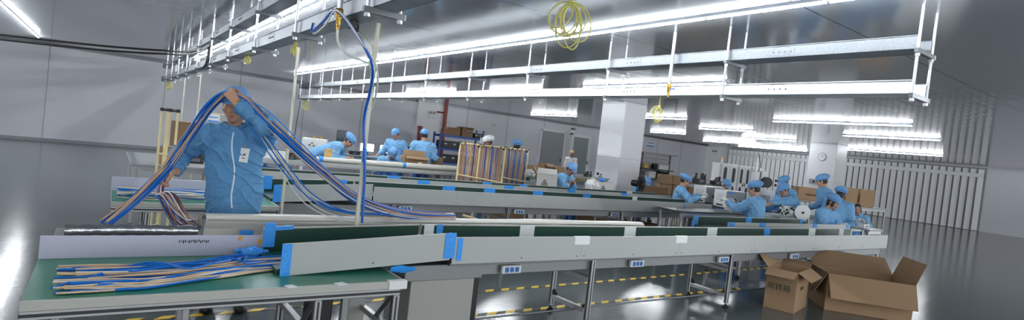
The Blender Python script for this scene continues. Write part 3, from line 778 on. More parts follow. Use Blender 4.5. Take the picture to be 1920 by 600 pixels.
    hem = pel-sp*.1+V3(0, 0, -.03) if not sit else pel-V3(0, 0, .02)
    def jackf(P, wrk=1.0):
        d = rc(P, hem, chest, .18*sc*bulk, .18*sc*bulk, (cf, 1.42))
        d = smin(d, rc(P, chest, neck-sp*.05*sc, .17*sc*bulk, .1*sc, (cf, 1.45)), .05)
        d = smin(d, rc(P, shL, shR, .08*sc*bulk, .08*sc*bulk), .06)
        for s_, e_, w_ in ((shL, eL, wL), (shR, eR, wR)):
            u = nrm(w_-e_)
            d = smin(d, rc(P, s_, e_, .084*sc*bulk, .068*sc*bulk), .05)
            d = smin(d, rc(P, e_, w_-u*.01, .066*sc*bulk, .046*sc), .02)
        if wrk:
            w = np.sin(P@k1+1.5*np.sin(P@k2))*.5+.35*np.sin(P@k2*1.7+2*np.sin(P@k1*.6))+.25*np.sin(P@k3+1.2*np.sin(P@k2*1.3))
            r1 = (1-np.abs(np.sin(P@V3(15, 6, -19)+2.4*np.sin(P@V3(-7, 9, 6)+1)+.6*np.sin(P@V3(19, -23, 12)))))**3
            r2 = (1-np.abs(np.sin(P@V3(-12, 14, -15)+2.0*np.sin(P@V3(8, -6, 11))+.5*np.sin(P@V3(-27, 15, 22)))))**4
            d = d-.005*wr*w-.013*wr*r1-.011*wr*r2+.004*wr
        d = smax(d, -((P-hem)@sp+.02), .006)                                   # hem is cut straight
        d = smax(d, -(rc(P, neck-sp*.02, hc, .058*sc, .06*sc)), .01)             # neck opening
        for e_, w_ in ((eL, wL), (eR, wR)):
            u = nrm(w_-e_); x = (P-w_)@u; rad = np.linalg.norm(P-w_-np.outer(x, u), axis=1)
            d = np.where(rad < .11, smax(d, x+.012, .008), d)                   # cuff
        return d
    ja = sdf_obj('jacket', jackf, lo, hi, h, M[shirt], rt)
    def collf(P):
        a = neck-sp*.02; b = neck+hd*.042
        d = rc(P, a-hd*.01, b+hd*.012, .084*sc, .088*sc); d = smax(d, -rc(P, a-sp*.06, b+hd*.09, .066*sc, .086*sc), .004); d = smax(d, (P-b)@hd-.012, .004)
        gap = np.abs((P-neck)@rgt)-.012-.4*np.maximum((P-a)@hd, 0)
        return np.where((P-neck)@cf > 0, smax(d, -gap, .004), d)
    sdf_obj('collar', collf, neck-.16, neck+.18, min(h, .008), M[shirt], rt)
    def trf(P):
        d = rc(P, pel-V3(.07, 0, .02), pel+V3(.07, 0, -.02), .125, .125, (fr, 1.15))
        for hip, kn, an in legs:
            d = smin(d, rc(P, hip, kn, .1, .078), .05); d = smin(d, rc(P, kn, an+V3(0, 0, .02), .077, .068), .03)
        w = np.sin(P@k1*.9+1.5*np.sin(P@k2*.8)); d = d-.006*w
        if not sit: d = np.where((P-hem)@sp > .0, np.maximum(d, jackf(P)+.008), d)   # tucked under the jacket
        return smax(d, .05-P[:, 2], .004)
    sdf_obj('trousers', trf, lo, hi, max(h, .012), M[trousers], rt)
    if shoes:
        for hip, kn, an in legs:
            def shf(P):
                d = rc(P, (an[0], an[1]-.05, .045), (an[0], an[1]+.13, .035), .046, .04); d = smin(d, rc(P, (an[0], an[1], .04), (an[0], an[1], .09), .045, .042), .03)
                return smax(d, .002-P[:, 2], .004)
            sdf_obj('shoe', shf, V3(an[0]-.1, an[1]-.15, -.01), V3(an[0]+.1, an[1]+.25, .16), .011, M['shoe'], rt)
    if gloves:
        for pr in HP:
            def glf(P):
                d = None
                for a, b, ra, rb in pr:
                    x = rc(P, a, b, ra+.003, rb+.003); d = x if d is None else smin(d, x, .006)
                return d
            pts = np.array([a for a, _, _, _ in pr]+[b for _, b, _, _ in pr])
            sdf_obj('glove', glf, pts.min(0)-.04, pts.max(0)+.04, .006, M['glove'], rt)
    # hair
    if hairlen is not None:
        def hairf(P):
            q = (P-hc)@HR/hs
            d = el(q, (0, -.018, .014), (.083, .1, .107))
            cut = q[:, 1]-(.052+.5*np.minimum(q[:, 2]-.03, 0)) if hairlen == 0 else q[:, 1]-(.06+.25*np.minimum(q[:, 2]-.02, 0))
            d = smax(d, cut, .008)
            d = smax(d, -(q[:, 2]+.06+.02*0), .008) if hairlen == 0 else d
            if hairlen: d = smin(d, el(q, (0, -.062, -.05), (.066, .046, .075)), .03); d = smin(d, smin(el(q, (.074, .03, -.03), (.012, .03, .055)), el(q, (-.074, .03, -.03), (.012, .03, .055)), .005), .01)
            for sx in (-1, 1): d = smax(d, -el(q, (sx*.083, -.006, -.012), (.014, .022, .03)), .004) if not hairlen else d
            return d*hs
        sdf_obj('hair', hairf, hc-.2, hc+.2, min(h, .008), M['hair'], rt)
    # cap
    if cap:
        puffy = cap == 'puffy'
        def capf(P):
            q = (P-hc)@HR/hs
            if puffy: d = el(q, (0, -.038, .088), (.122, .142, .074)); d = smin(d, el(q, (0, -.01, .05), (.094, .114, .05)), .02)
            else: d = el(q, (0, -.02, .06), (.102, .122, .094))
            d = d-.0025*np.sin(q[:, 0]*70+3*np.sin(q[:, 1]*30))-.002*np.sin(q[:, 1]*60+2*np.sin(q[:, 2]*50))
            d = smax(d, -(q[:, 2]-.026-.12*q[:, 1]), .006)
            d = smax(d, -el(q, (0, -.012, .0), (.079, .099, .1)), .003)
            br = el(q, (0, .092, .042), (.084, .088, .022)); pl = np.abs(q[:, 2]-.05+.32*np.maximum(q[:, 1]-.07, 0)+2.2*q[:, 0]**2)-.004
            br = smax(smax(br, pl, .003), -(q[:, 1]-.06), .004)
            return smin(d, br, .006)*hs
        sdf_obj('cap', capf, hc-.22, hc+.25, min(h, .008), M[capm], rt)
    # eyes, eyebrows
    if h < .02:
        for sx in (-1, 1):
            e = MB(); p = lambda *q: tuple(hc+HR@np.array(q)*hs)
            k = MB()
            for j in range(10):
                a = 2*PI*j/10; k.v.append(p(sx*.031+.0095*math.cos(a), .0868-.002*abs(math.cos(a)), .005+.0042*math.sin(a)))
            k.v.append(p(sx*.031, .0885, .005)); k.f += [(j, (j+1) % 10, 10) for j in range(10)]; k.mi += [0]*10
            n0 = len(k.v)
            for j in range(8):
                a = 2*PI*j/8; k.v.append(p(sx*.031+.0042*math.cos(a), .0893, .005+.004*math.sin(a)))
            k.f.append(tuple(range(n0, n0+8))); k.mi.append(1)
            k.build('eye', [M['eyew'], M['eyeb']], rt, smooth=0)
            b = MB(); b.tube([p(sx*.014, .0925, .0265), p(sx*.03, .09, .031), p(sx*.047, .08, .0265)], .0028, 5); b.build('eyebrow', M['hair'], rt)
    rt['_'] = 0
    del rt['_']
    inv = dict(jackf=jackf, neck=neck, chest=chest, pel=pel, hc=hc, HR=HR, wL=wL, wR=wR, eL=eL, eR=eR, sp=sp, cf=cf, rgt=rgt, HP=HP, hem=hem, shL=shL, shR=shR)
    return rt, inv
def project(f, p, d, maxd=.4):
    """march from p along d until the surface f = 0"""
    p = np.array(p, float); t = 0
    for _ in range(40):
        v = f((p+d*t)[None])[0]
        if v < .0008: break
        t += v*.7
        if t > maxd: break
    return p+d*t
def patch(name, f, quad, n, off, m, parent, d, th=.003):
    """thin cloth patch laid on the surface: quad corners in order"""
    q = [np.array(x, float) for x in quad]; mb = MB(); k = n+1; V = []
    for i in range(k):
        for j in range(k):
            u, v = i/n, j/n; p = (q[0]*(1-u)+q[1]*u)*(1-v)+(q[3]*(1-u)+q[2]*u)*v
            V.append(project(f, p, d)-d*off)
    W = [v+d*(th+off) for v in V]; F = []
    for i in range(n):
        for j in range(n):
            a, b, c, e = i*k+j, (i+1)*k+j, (i+1)*k+j+1, i*k+j+1
            F.append((a, b, c, e)); F.append((k*k+a, k*k+e, k*k+c, k*k+b))
    ring = [i*k for i in range(k)]+[n*k+j for j in range(1, k)]+[i*k+n for i in range(n-1, -1, -1)]+[j for j in range(n-1, 0, -1)]
    for a, b in zip(ring, ring[1:]+ring[:1]): F.append((a, b, b+k*k, a+k*k))
    mb.add(V+W, F)
    me = mb.build(name, m, parent, smooth=60)
    bm = bmesh.new(); bm.from_mesh(me.data); bmesh.ops.recalc_face_normals(bm, faces=bm.faces); bm.to_mesh(me.data); bm.free()
    return me
# ------------------------------------------------------------------ the man holding wires
P1, I1 = person('man in blue work jacket and cap holding up a bundle of wires in one fist', (.872, 4.86), -103, pz=.92, side=.09, lean=.03, hp=-.12, hy=-.25,
    L=(.035, .22, 1.63), R=(.405, .08, 1.07), Lp=(-.8, .9, -.25), Rp=(.4, -.6, -.2), h=.0055, cap='brim', shirt='clothshade', bulk=1.1, al=1.07, wr=1.25,
    Lh=((.62, -.05, .78), (.05, -1, .1), (-.75, -.1, .6)), Lcurl=.95, Rh=((.75, .35, -.45), (-.45, .3, -.8), (.1, .8, .4)), Rcurl=.8, sc=1.02)
jf = I1['jackf']; FW = V3(0, -1, 0)
def on1(x, z, off=.0): return project(jf, (x, .6, z), FW, .9)+V3(0, off, 0)
zl = []
for i in range(26):
    t = i/25; z = 1.41*(1-t)+.83*t; x = (I1['neck'][0]+.0)*(1-t)+.0*t+.010*math.sin(t*9)
    zl.append(tuple(on1(x, z, .002)))
MB().tube(zl, .0065, 6).build('zip', M['zipm'], P1)
for xa, xb, za, zb_ in ((-.20, -.05, .905, 1.085), (.075, .20, .895, 1.06)):
    def pkf(P):
        q = np.stack([np.abs(P[:, 0]-(xa+xb)/2)-(xb-xa)/2, np.abs(P[:, 2]-(za+zb_)/2)-(zb_-za)/2, .0-P[:, 1]], 1)
        return np.maximum(np.maximum(jf(P)-.007, -jf(P)-.012), q.max(1))
    sdf_obj('pocket', pkf, (xa-.03, -.05, za-.03), (xb+.03, .35, zb_+.03), .0045, M['clothshade'], P1)
b0 = on1(-.045, 1.25)
bd = MB().box((b0[0], b0[1]+.008, 1.245), (.062, .004, .11), rot=Matrix.Rotation(-.08, 3, 'Y'), bev=.001).build('badge', M['paper'], P1)
q = MB(); q.box((b0[0], b0[1]+.0105, 1.25), (.014, .001, .014)); q.box((b0[0]+.004, b0[1]+.0105, 1.222), (.022, .001, .006)); q.build('badge_print', M['ink'], bd, smooth=0)
MB().box((b0[0]+.002, b0[1]+.012, 1.312), (.012, .006, .03), bev=.001).build('badge_clip', M['steeld'], bd)
# wristband on the raised arm
w = I1['wL']; u = nrm(w-I1['eL']); c = w-u*.005
bm_ = MB(); a1 = nrm(np.cross(u, V3(0, 0, 1))); a2 = np.cross(u, a1)
bm_.tube([tuple(c+(a1*math.cos(t)+a2*math.sin(t))*.0325) for t in np.linspace(0, 2*PI, 25)], .0062, 6); bm_.build('wristband', M['band'], P1)

def worker(label, pos, face, **k): return person(label, pos, face, name='person', **k)
worker('worker in blue cap bent low at the bench just behind the man with wires', None, -60, pz=.52, lean=.5, hp=-.6, sit=True, h=.014, L=(-.2, .5, .8), R=(.2, .5, .8), bulk=1.1, head=(2.59, 11.46, 1.14))
worker('worker in blue bending far forward over the bench with the white tube', None, -32, pz=.92, lean=1.22, hp=-.75, h=.012, L=(-.1, .62, .86), R=(.16, .6, .86), Lp=(-.3, -.4, -.2), Rp=(.3, -.4, -.2), cap='puffy', bulk=1.1, head=(4.23, 11.76, 1.25))
worker('standing worker in blue cap and jacket facing the room in front of the monitors', None, -140, pz=.9, lean=.06, hp=-.35, h=.012, R=(.3, .32, 1.03), L=(-.3, .22, 1.05), bulk=1.1, head=(5.85, 13.06, 1.51))
worker('standing worker in blue seen from behind, in front of the white framed door', None, 66, pz=.9, lean=.05, hp=-.2, h=.012, L=(-.2, .3, 1.05), R=(.22, .28, 1.05), bulk=1.1, head=(5.85, 11.5, 1.56))
worker('worker in blue crouching low behind the white tube, back bent', None, -95, pz=.56, lean=.75, hp=-.8, sit=True, h=.014, L=(-.2, .55, .72), R=(.2, .55, .72), bulk=1.1, head=(5.33, 11.94, 1.06))
worker('worker in a white cap behind the first wire rack', None, 175, pz=.9, hp=-.25, h=.014, capm='whitec', cap='puffy', skin='skind', bulk=1.1, head=(7.16, 10.87, 1.57))
worker('worker of whom only a blue cap shows above the second wire rack', None, 40, pz=.87, hp=-.2, h=.014, cap='puffy', bulk=1.1, head=(7.72, 10.46, 1.55))
worker('worker in blue leaning over small work beside the white carton with the warning triangle', None, -75, pz=.55, lean=.35, hp=-.65, sit=True, h=.011, L=(-.05, .33, .86), R=(.05, .33, .88), Lp=(-.6, -.1, -.6), Rp=(.6, -.1, -.6), skin='skind', bulk=1.1, head=(8.3, 9.17, 1.18))
worker('distant person in a white shirt and pale cap standing by the grey door', None, -130, pz=.9, h=.016, shirt='whitec', capm='wood', skin='skind', bulk=.92, head=(16.16, 17.93, 1.51))
worker('worker half hidden behind a carton next to the black fan', None, -110, pz=.5, lean=.5, hp=-.6, sit=True, h=.014, L=(-.2, .5, .72), R=(.2, .5, .72), bulk=1.1, head=(11.38, 9.64, 1.0))
worker('woman in puffy blue cap and white gloves working left of the white machine boxes', None, -48, pz=.6, lean=.1, hp=-.35, sit=True, fem=True, h=.010, gloves=True, cap='puffy', R=(.16, .46, .95), L=(-.08, .5, 1.0), hairlen=0, bulk=1.1, head=(10.46, 7.78, 1.21))
worker('worker with white gloves seen from behind, reaching to the grey machine box', None, 92, pz=.62, lean=.12, hp=-.25, hy=.35, twist=-.1, sit=True, h=.010, gloves=True, cap='puffy', L=(-.22, .48, 1.02), R=(.05, .46, 1.0), hairlen=0, fem=True, bulk=1.1, head=(9.4, 5.53, 1.27))
worker('worker facing the camera behind the white gloved one, mostly hidden', None, -120, pz=.62, lean=.3, hp=-.5, sit=True, h=.013, cap='puffy', L=(-.2, .42, .85), R=(.2, .42, .85), bulk=1.1, head=(13.5, 8.72, 1.14))
worker('worker in blue cap stretching one arm left across the table behind the reel machine', None, 168, pz=.62, lean=.45, hp=-.45, sit=True, h=.010, L=(-.12, .8, .92), R=(.28, .55, .85), hairlen=0, bulk=1.1, head=(11.39, 6.05, 1.28))
worker('worker whose blue cap shows behind the leaning one, beside the big reel machine', None, 160, pz=.62, lean=.35, hp=-.4, sit=True, h=.014, cap='puffy', bulk=1.1, head=(12.95, 6.9, 1.41))
worker('standing worker in blue seen from behind, in front of the brown cartons below the clock', None, 98, pz=.9, lean=.16, hp=-.35, hy=.3, h=.010, cap='puffy', L=(-.3, .25, .98), R=(.2, .3, .98), hairlen=0, bulk=1.1, head=(12.43, 5.8, 1.54))
worker('woman with black hair and blue cap reaching right with a white glove', None, -98, pz=.58, lean=.28, hp=-.35, hy=.12, sit=True, fem=True, h=.009, gloves=True, cap='puffy', L=(-.42, .42, .93), R=(.05, .42, .85), Lp=(-.4, .3, -.7), hairlen=1, sc=1.04, bulk=1.1, head=(11.19, 4.96, 1.18))
worker('worker in puffy blue cap behind the black haired woman, turned away', None, 12, pz=.6, lean=.25, hp=-.4, sit=True, h=.011, cap='puffy', hairlen=1, bulk=1.1, head=(12.14, 5.26, 1.32))
worker('worker with black hair and no cap at the right edge of the photo', None, -150, pz=.55, lean=.25, hp=-.4, sit=True, h=.013, cap=None, hairlen=1, L=(-.2, .4, .8), R=(.2, .4, .8), bulk=1.1, head=(13.7, 5.56, 1.03))

# ------------------------------------------------------------------ wires
def bundle(o, path, n, spread, mats, r=(.0035, .005), seed=1, flat=1.0, taper=None, kn=7, loose=.0, nm='wire'):
    g = random.Random(seed); base = [Vector(p) for p in path]; k = len(base)
    for s in range(n):
        a = g.random()*2*PI; d = math.sqrt(g.random()); ph = g.random()*6; pts = []
        for i, p in enumerate(base):
            t = (base[min(i+1, k-1)]-base[max(i-1, 0)]).normalized()
            s1 = t.cross(Vector((0, 0, 1))); s1 = s1.normalized() if s1.length > .05 else Vector((1, 0, 0)); s2 = s1.cross(t)
            w = spread*(taper[i] if taper else 1)*d
            aa = a+.35*i*math.sin(ph)
            pts.append(p+s1*math.cos(aa)*w+s2*math.sin(aa)*w*flat+Vector((0, 0, -loose*d*math.sin(PI*i/(k-1)))))
        m = g.choices([x for x, _ in mats], [y for _, y in mats])[0]
        MB().tube(spline(pts, kn), g.uniform(*r), 5).build(nm, M[m], o)
BL = [('wblue', 5), ('wblued', 2), ('wbeige', 3), ('wtan', 4), ('wwhite', 1)]
fist = Vector(I1['wL']); fist = P1.matrix_basis @ (Vector(I1['wL']+nrm(V3(.62, -.05, .78))*.10+V3(.0, -.028, .0)))
fx = tuple(fist)
o = root('wire_bundle', 'long bundle of blue and beige wires draped over the raised fist of the man', 'wires', (0, 0, 0))
rb = [fx, (.85, 4.64, 1.67), (.964, 4.50, 1.54), (1.166, 4.33, 1.345), (1.383, 4.26, 1.165), (1.615, 4.27, 1.01), (1.90, 4.31, .91), (2.25, 4.34, .862), (2.6, 4.36, .855)]
bundle(o, rb, 46, .042, BL, seed=3, taper=[.45, .7, 1, 1.15, 1.25, 1.2, 1.2, 1.1, .9], flat=.8)
bundle(o, [fx, (.83, 4.67, 1.62), (.95, 4.5, 1.46), (1.1, 4.36, 1.25), (1.3, 4.28, 1.03), (1.6, 4.28, .9), (2.1, 4.32, .855)], 9, .05, [('wblue', 3), ('wwhite', 3), ('wbeige', 1)], seed=8, taper=[.3, .6, 1, 1.2, 1.3, 1.2, 1], loose=.12)
lb = [fx, (.69, 4.74, 1.675), (.60, 4.72, 1.56), (.50, 4.69, 1.36), (.415, 4.66, 1.19), (.34, 4.6, 1.07), (.2, 4.5, .9), (.05, 4.38, .76)]
bundle(o, lb, 36, .036, [('wblue', 6), ('wblued', 2), ('wbeige', 1), ('wtan', 3)], seed=5, taper=[.5, .8, 1, 1, 1, 1, 1.1, 1.2])
o = root('wire_tail', 'dark bunch of brown and blue wire ends hanging from the lower hand of the man', 'wires', (0, 0, 0))
RH = P1.matrix_basis @ Vector(I1['wR']+nrm(V3(.75, .35, -.45))*.09); rx = tuple(RH)
bundle(o, [rx, (rx[0]-.02, rx[1]-.03, rx[2]-.12), (.40, 4.72, .90), (.46, 4.66, .8), (.52, 4.56, .73), (.56, 4.50, .725)], 34, .06, [('wred', 5), ('wblued', 3), ('wpink', 2), ('wwhite', 1), ('wblue', 1)], seed=11, taper=[.25, .5, 1, 1.2, 1.3, 1.2], flat=.7)
# low side bench with the silver film roll, behind the lavender board
o = root('side_bench', 'low grey bench behind the lavender board, holding silver film', 'bench', (0, 0, 0))
MB().bb((-.2, 4.18, .665), (.58, 4.56, .7), bev=.005).build('bench_top', M['rail'], o)
for x in (-.15, .53):
    for y in (4.22, 4.52): l = MB(); profile_leg(l, x, y, 0, .665); l.build('support_leg', M['alu'], o)
mb = MB(); pts = [(x, 4.3+.012*math.sin(9*x), .735) for x in np.linspace(-.15, .56, 30)]
mb.tube(pts, .033, 12, rv=[.033+.004*math.sin(i*1.7) for i in range(30)])
tag(mb.build('film_roll', M['silver']), 'crinkled silver film roll left of the white plastic trough', 'film roll')

# heap of wires on the near belt table
o = root('wire_heap', 'flat heap of blue and beige wires lying on the green belt at the near left', 'wires', (0, 0, 0))
g = random.Random(21)
for s in range(96):
    v = g.random(); u = g.random()
    m = 'wblue' if g.random() < .42 else g.choice(['wbeige', 'wbeige', 'wpink', 'wwhite', 'wbeige'])
    zc = .606+.05*(1-(2*v-1)**2)*g.random(); pts = []
    x0 = -.15+g.random()*.1; a1, a2, p1, p2 = g.uniform(.0, .022), g.uniform(0, .01), g.random()*6, g.random()*6
    n = 11
    for i in range(n):
        t = i/(n-1); x = x0+(1.75-x0)*t
        yl = 3.36+.32*min(1, max(0, (x-.2)/.75)); yh = 3.86+.07*t
        if x > .9: yl = 3.66; yh = 3.93
        w = min(1.0, 1.0 if x < .8 else 1.0)
        y = yl+(yh-yl)*v+a1*math.sin(p1+7*x)*(1 if x < .85 else .3)+a2*math.sin(p2+15*x)
        base = .609+(.038*max(0, min(1, (x-.93)/1.2)) if x > .93 else 0)
        pts.append((x, y, max(base, zc+(base-.609)+.008*math.sin(p2+5*x))))
    MB().tube(spline(pts, 5), .0062 if m == 'wblue' else g.uniform(.0035, .0052), 5).build('wire', M[m], o)
for k in range(4):
    pts = [(-.15+.25*k*.3, 3.42+.1*k, .62), (.25, 3.7-.05*k, .665), (.45+.1*k, 3.5+.1*k, .675), (.75, 3.82-.06*k, .66), (.98, 3.72+.04*k, .63)]
    MB().tube(spline(pts, 7), .007, 5).build('wire', M['wblue'], o)
o = root('wire_heap', 'wires lying on the pale green belt table left of the man', 'wires', (0, 0, 0))
g = random.Random(4)
for s in range(22):
    y0 = 6.55+.5*g.random(); m = g.choice(['wblue', 'wbeige', 'wwhite', 'wpink', 'wblue']); z = .606+g.random()*.03+.03*(s % 3)
    pts = [(.15+.9*i/5+.0*s, y0+.05*math.sin(i*1.3+s), z+.006*math.sin(i+s)) for i in range(6)]
    MB().tube(spline(pts, 4), .006, 5).build('wire', M[m], o)
# crumpled tape on the belt
def crumple(P, c, r, s=1.0):
    q = (P-np.array(c))/np.array(r); d = (np.linalg.norm(q, axis=1)-1)*min(r)
    k = 14*s
    return d+min(r)*.36*np.sin(P[:, 0]*k*3+2*np.sin(P[:, 1]*k*2.2))*np.sin(P[:, 2]*k*4+1.5*np.sin(P[:, 0]*k*2.6))*np.cos(P[:, 1]*k*2.1)
t = sdf_obj('crumpled_tape', lambda P: crumple(P, (0, 0, .034), (.085, .045, .036), 1.15), (-.13, -.09, -.01), (.13, .09, .1), .005, M['tape'], None)
t.location = (.86, 4.03, .601); tag(t, 'crumpled ball of blue tape lying by the lavender board', 'crumpled tape')
mb = MB().sheet([(3.545, .628), (3.55, .60), (3.56, .585), (3.60, .58)], 1.66, 1.85, .004, seg=6, wob=lambda x, i: (0, .008*math.sin(x*30+i)))
tag(mb.build('tape_roll_end', M['tape']), 'loose flap of blue tape under the near conveyor beside the table corner', 'tape')

# ------------------------------------------------------------------ air and power drops
def air_drop(label, x, y, dz=0.0):
    o = root('air_drop', label, 'air valve', (x, y, dz))
    MB().cyl((0, 0, 2.47), (0, 0, HC-dz), .02, 10).build('drop_pipe', M['rod'], o)
    v = MB(); v.lathe([(.026, 2.5), (.03, 2.49), (.03, 2.46), (.024, 2.455), (.022, 2.42), (.017, 2.41), (.017, 2.375), (.011, 2.37), (.011, 2.345)], n=10); v.build('ball_valve', M['brass'], o)
    MB().box((.0, -.04, 2.44), (.014, .09, .012), bev=.003).build('valve_lever', M['hoseb'], o)
    return o
air_drop('brass air valve on a drop pipe near the man, with blue and white hoses', 1.325, 4.175, -.09)
air_drop('brass air valve on a drop pipe above the coil right of the pillar', 5.40, 4.41)
def hose(label, pts, r, m, name='air_hose', n=8):
    o = MB().tube(spline(pts, 9), r, n).build(name, M[m]); return tag(o, label, 'hose')
hose('single bright blue flat wire stretched above the held bundle', [(fx[0]+.02, fx[1]-.01, fx[2]+.01), (.98, 4.52, 1.60), (1.2, 4.40, 1.40), (1.45, 4.33, 1.17), (1.7, 4.33, .99), (1.95, 4.34, .868)], .0048, 'tape', 'flat_wire', 6)
hose('blue air hose arching from the near cable tray and down the front white trunking', [(1.345, 4.9, 2.385), (1.33, 4.847, 2.31), (1.315, 4.541, 2.345), (1.30, 4.215, 2.395), (1.31, 4.0, 2.32), (1.36, 3.82, 2.174), (1.42, 3.741, 2.051), (1.48, 3.796, 1.954), (1.53, 3.942, 1.812), (1.56, 4.075, 1.637), (1.585, 4.08, 1.428), (1.615, 4.085, 1.221), (1.63, 4.095, 1.017), (1.64, 4.1, .86), (1.64, 4.1, .835)], .0105, 'hoseb')
hose('white air hose looping from the near brass valve to the front trunking', [(1.325, 4.175, 2.26), (1.328, 4.17, 2.2), (1.34, 4.155, 2.15), (1.40, 4.15, 2.094), (1.5, 4.15, 2.067), (1.585, 4.13, 2.035), (1.60, 4.095, 1.94), (1.585, 4.09, 1.82), (1.58, 4.092, 1.74), (1.60, 4.09, 1.70)], .0095, 'hosew')
hose('clear hose bowing over the near valve beside the blue hose', [(1.345, 4.85, 2.385), (1.33, 4.794, 2.285), (1.30, 4.403, 2.31), (1.285, 4.15, 2.385), (1.30, 3.922, 2.295), (1.37, 3.775, 2.138), (1.475, 3.74, 2.0), (1.55, 3.86, 1.86), (1.60, 4.04, 1.72)], .0065, 'hosew')
def trunking(label, x, y, z0, z1):
    o = root('cable_trunking', label, 'cable trunking', (x, y, 0))
    MB().bb((-.014, -.009, z0), (.014, .009, z1), bev=.002).build('trunking_body', M['trunk'], o)
    w = MB(); pts = []
    for i in range(60):
        t = i/59; z = z1-(z1-z0)*t; a = 3.0*t*2*PI
        pts.append((.018*math.cos(a)+.002, .013*math.sin(a), z))
    w.tube(pts, .0022, 5); w.build('earth_wire', M['yg'], o)
    return o
to = trunking('cream trunking post with blue hose in the middle of the photo, behind the near line', 1.605, 4.115, .62, 2.36)
MB().bb((-.016, -.0125, 1.30), (.016, -.0095, 1.40)).build('tape_strip', M['tape'], to, smooth=0)
trunking('cream trunking post by the end table right of the man', 1.645, 6.455, .01, 2.36)
trunking('thin cream trunking post left of the raised arm', 1.62, 14.2, .02, 2.36)
trunking('thin cream trunking post at the far left behind the wires', 1.62, 17.3, .02, 2.36)
o = root('junction_box', 'small black junction box under the near cable tray beside the brass valve', 'junction box', (1.47, 4.27, 2.302))
MB().box((0, 0, .03), (.07, .05, .07), bev=.008).build('box_body', M['blackm'], o); MB().tube(spline([(0, 0, .0), (.02, -.05, -.02), (0, -.1, .03), (-.02, -.02, .06)], 5), .006, 5).build('lead', M['black'], o)
hose('thin yellow wire sagging from the junction box to the trunking', [(1.47, 4.3, 2.33), (1.55, 4.2, 2.25), (1.61, 4.14, 2.15), (1.63, 4.11, 2.06), (1.625, 4.105, 2.0)], .0035, 'yg', 'earth_wire', 5)
hose('pair of black cables slung from the near cable tray at the upper left', [(-3.97, 9.0, 2.0), (-2, 8.9, 2.12), (-.4, 8.6, 2.18), (.2, 8.5, 2.22), (.55, 8.5, 2.26), (.8, 9.0, 2.33), (1.1, 10.0, 2.5), (1.34, 11.0, 2.7), (1.345, 11.0, 2.6), (1.34, 10.95, 2.42), (1.33, 11.2, 2.33), (1.33, 12.5, 2.31), (1.34, 13.2, 2.34)], .013, 'black', 'black_cable')
hose('black cable just under the slung pair at the upper left', [(-3.97, 9.05, 1.93), (-2, 8.95, 2.06), (-.4, 8.65, 2.13), (.2, 8.55, 2.175), (.55, 8.55, 2.22), (.8, 9.05, 2.29), (1.1, 10.05, 2.46), (1.325, 11.02, 2.66), (1.32, 11.02, 2.4), (1.31, 11.3, 2.3)], .012, 'black', 'black_cable')
hose('thin black cable hanging down from the far end of the crossing tray', [(5.5, 20.62, 2.36), (5.5, 20.66, 2.0), (5.48, 20.7, 1.6), (5.46, 20.7, 1.2), (5.45, 20.7, .9), (5.45, 20.7, .02)], .012, 'black', 'black_cable')
def coil(label, x, y, ztop, r, ry, n, seed, drop, rad=.0042, view=-126):
    o = root('cable_coil', label, 'cable coil', (x, y, 0)); g = random.Random(seed)
    a = math.radians(view+90); ex = Vector((math.cos(a), math.sin(a), 0)); ey = Vector((-ex.y, ex.x, 0))
    mb = MB(); P = []
    for k in range(n):
        th = g.uniform(-.9, .5); R = ry*g.uniform(.62, 1.0); w = r*g.uniform(.6, 1.0); dd = g.uniform(-.04, .04)
        for i in range(14):
            t = 2*PI*i/14
            lx = w*math.sin(t); lz = -R*(1-math.cos(t))
            X = lx*math.cos(th)-lz*math.sin(th)*.8; Z = lx*math.sin(th)+lz*math.cos(th)
            P.append(Vector((0, 0, ztop))+ex*X+ey*(dd*math.sin(t/2))+Vector((0, 0, Z)))
    mb.tube(spline(P, 4), rad, 6); mb.build('cable_loops', M['yel'], o)
    kn = MB(); kn.tube([Vector((0, 0, ztop))+ex*.016*math.cos(t)+Vector((0, 0, .004*t/2-.014))+ey*.016*math.sin(t) for t in np.linspace(0, 8*PI, 50)], rad, 6); kn.build('tie_knot', M['yel'], o)
    MB().tube(spline([(0, 0, ztop), (.006, .004, ztop+drop*.5), (0, .0, ztop+drop)], 5), rad, 6).build('hanging_lead', M['yel'], o)
    return o
coil('large loose yellow cable coil hanging at the top centre', 1.655, 1.95, 2.215, .064, .105, 8, 5, .16, .0034)
coil('yellow cable coil hanging below the far tray, right of the white pillar', 5.52, 4.62, 2.22, .06, .1, 6, 9, .15, .005)
coil('small round yellow cable coil hanging by the front trunking, far behind it', 5.55, 14.2, 2.26, .12, .09, 5, 2, .1, .008)
coil('yellow cable coil bundled under the near tray beside the long white post', 1.5, 6.02, 2.31, .022, .052, 6, 3, .06, .005)
coil('yellow cable coil under the near tray above the raised fist', 1.5, 8.4, 2.33, .04, .045, 6, 4, .04, .006)
coil('pale yellow coil hanging at the far end of the crossing tray', 5.55, 20.0, 2.22, .1, .14, 4, 6, .14, .009)
coil('pale yellow coil at the far left end of the near tray', 1.5, 19.9, 2.25, .09, .1, 4, 8, .12, .01)

